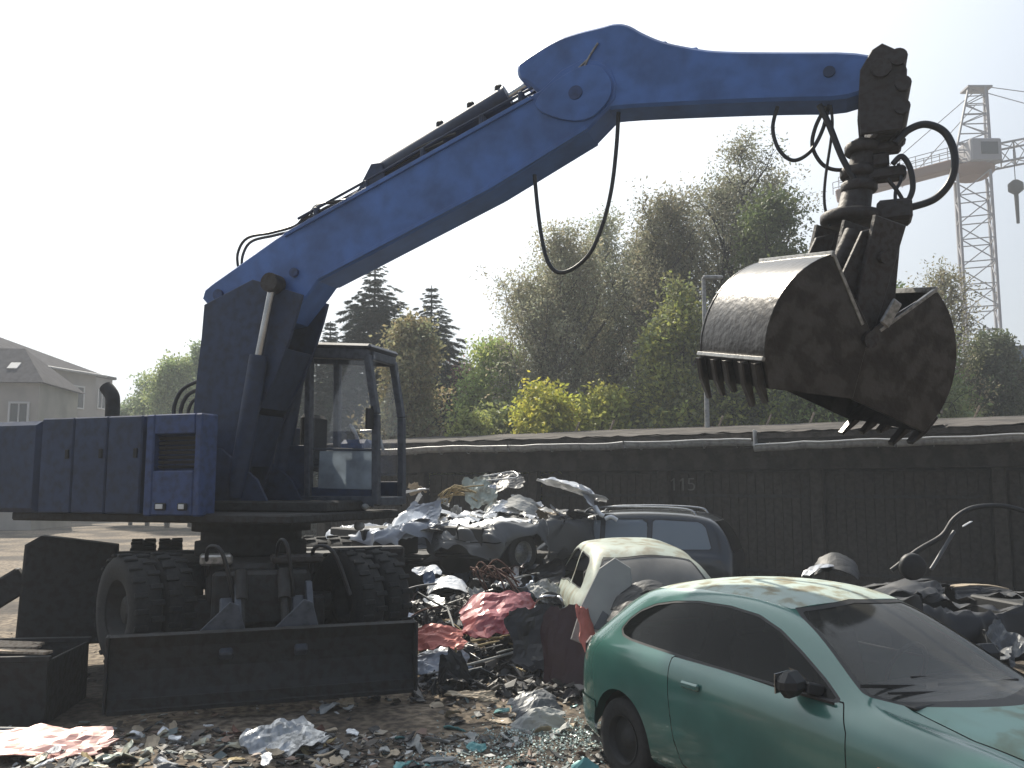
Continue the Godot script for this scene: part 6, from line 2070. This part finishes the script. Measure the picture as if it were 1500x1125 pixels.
func litter() -> void:
	var pal := [Color(0.5, 0.49, 0.46), Color(0.36, 0.31, 0.24), Color(0.2, 0.18, 0.15), Color(0.08, 0.08, 0.08), Color(0.14, 0.12, 0.1), Color(0.6, 0.6, 0.58), Color(0.3, 0.2, 0.15), Color(0.03, 0.03, 0.03), Color(0.16, 0.2, 0.2)]
	for kind in 3:
		var xfs := []
		var cols := []
		for k in 3400:
			var d := 5.9 + pow(rng.randf(), 1.3) * 7.0
			var x := rf(-0.62, 0.2) * d
			var z := -d
			var clump_n := n2.get_noise_2d(x * 0.5 + 40.0, z * 0.5)
			if rng.randf() > 0.35 + clump_n * 1.2 and d > 7.7: continue
			var s := rf(0.008, 0.03) if rng.randf() < 0.8 else rf(0.03, 0.06)
			xfs.append(Transform3D(Basis.from_euler(Vector3(rf(-0.5, 0.5), rf(-PI, PI), rf(-0.5, 0.5))).scaled(Vector3.ONE * s), Vector3(x, gh(x, z) + s * 0.25, z)))
			cols.append(pal[rng.randi() % pal.size()] * rf(0.7, 1.1))
		var o := scatter("litter", chip_mesh(900 + kind), M.chips, xfs, cols, null)
		tag(o, ["fine grey and brown litter strewn over the yard ground", "fine pale chips strewn over the yard ground", "fine dark crumbs strewn over the yard ground"][kind], "litter", "", "stuff")
	# heap filling
	var hx := []
	var hc := []
	for k in 2600:
		var x := rf(-2.3, 1.0)
		var z := rf(-13.0, -8.8)
		if x < -1.0 and z > -10.3: continue
		var s := rf(0.03, 0.13)
		hx.append(Transform3D(Basis.from_euler(Vector3(rf(-1, 1), rf(-PI, PI), rf(-1, 1))).scaled(Vector3.ONE * s), Vector3(x, gh(x, z) + rf(0, 0.12), z)))
		hc.append([Color(0.02, 0.02, 0.02), Color(0.05, 0.045, 0.04), Color(0.03, 0.03, 0.035), Color(0.1, 0.09, 0.08), Color(0.2, 0.19, 0.18)][rng.randi() % 5])
	for k in 2200:
		var x := rf(-2.6, 3.0)
		var z := rf(-16.6, -13.2)
		var s := rf(0.04, 0.15)
		hx.append(Transform3D(Basis.from_euler(Vector3(rf(-1, 1), rf(-PI, PI), rf(-1, 1))).scaled(Vector3.ONE * s), Vector3(x, gh(x, z) + rf(0, 0.25), z)))
		hc.append([Color(0.02, 0.02, 0.02), Color(0.05, 0.045, 0.04), Color(0.03, 0.03, 0.035), Color(0.09, 0.08, 0.07)][rng.randi() % 4])
	var ho := scatter("scrap_filling", chip_mesh(911), M.chips, hx, hc, null)
	tag(ho, "small dark scrap filling between the heaped wreck parts", "scrap", "", "stuff")
	# broken window glass
	var gx := []
	var gc := []
	for k in 2600:
		var c := Vector3(0.42, 0, -7.55)
		if k % 4 == 0: c = Vector3(0.0, 0, -7.0)
		var r := sqrt(-2.0 * log(maxf(rng.randf(), 1e-4)))
		var a := rf(0, TAU)
		var x := c.x + cos(a) * r * 0.34
		var z := c.z + sin(a) * r * 0.3
		var s := rf(0.006, 0.016)
		gx.append(Transform3D(Basis.from_euler(Vector3(rf(-1, 1), rf(-PI, PI), rf(-1, 1))).scaled(Vector3(s, s * 0.9, s * 1.2)), Vector3(x, gh(x, z) + s * 0.5 + rf(0, 0.02), z)))
		gc.append(Color(0.42, 0.52, 0.49) * rf(0.4, 1.2))
	var go := scatter("broken_glass", chip_mesh(915), M.glint, gx, gc, null)
	tag(go, "greenish crumbs of broken window glass by the green car's wheel", "glass shards", "", "stuff")

func _ready() -> void:
	rng.seed = 4711
	n1.seed = 5
	n1.frequency = 0.1
	n1.fractal_octaves = 2
	n2.seed = 9
	n2.frequency = 0.6
	n2.fractal_octaves = 2
	materials()
	light_and_camera()
	ground()
	shed()
	houses()
	crane()
	lamp_post()
	trees()
	excavator()
	grab()
	green_car()
	other_cars()
	scrap()
	litter()
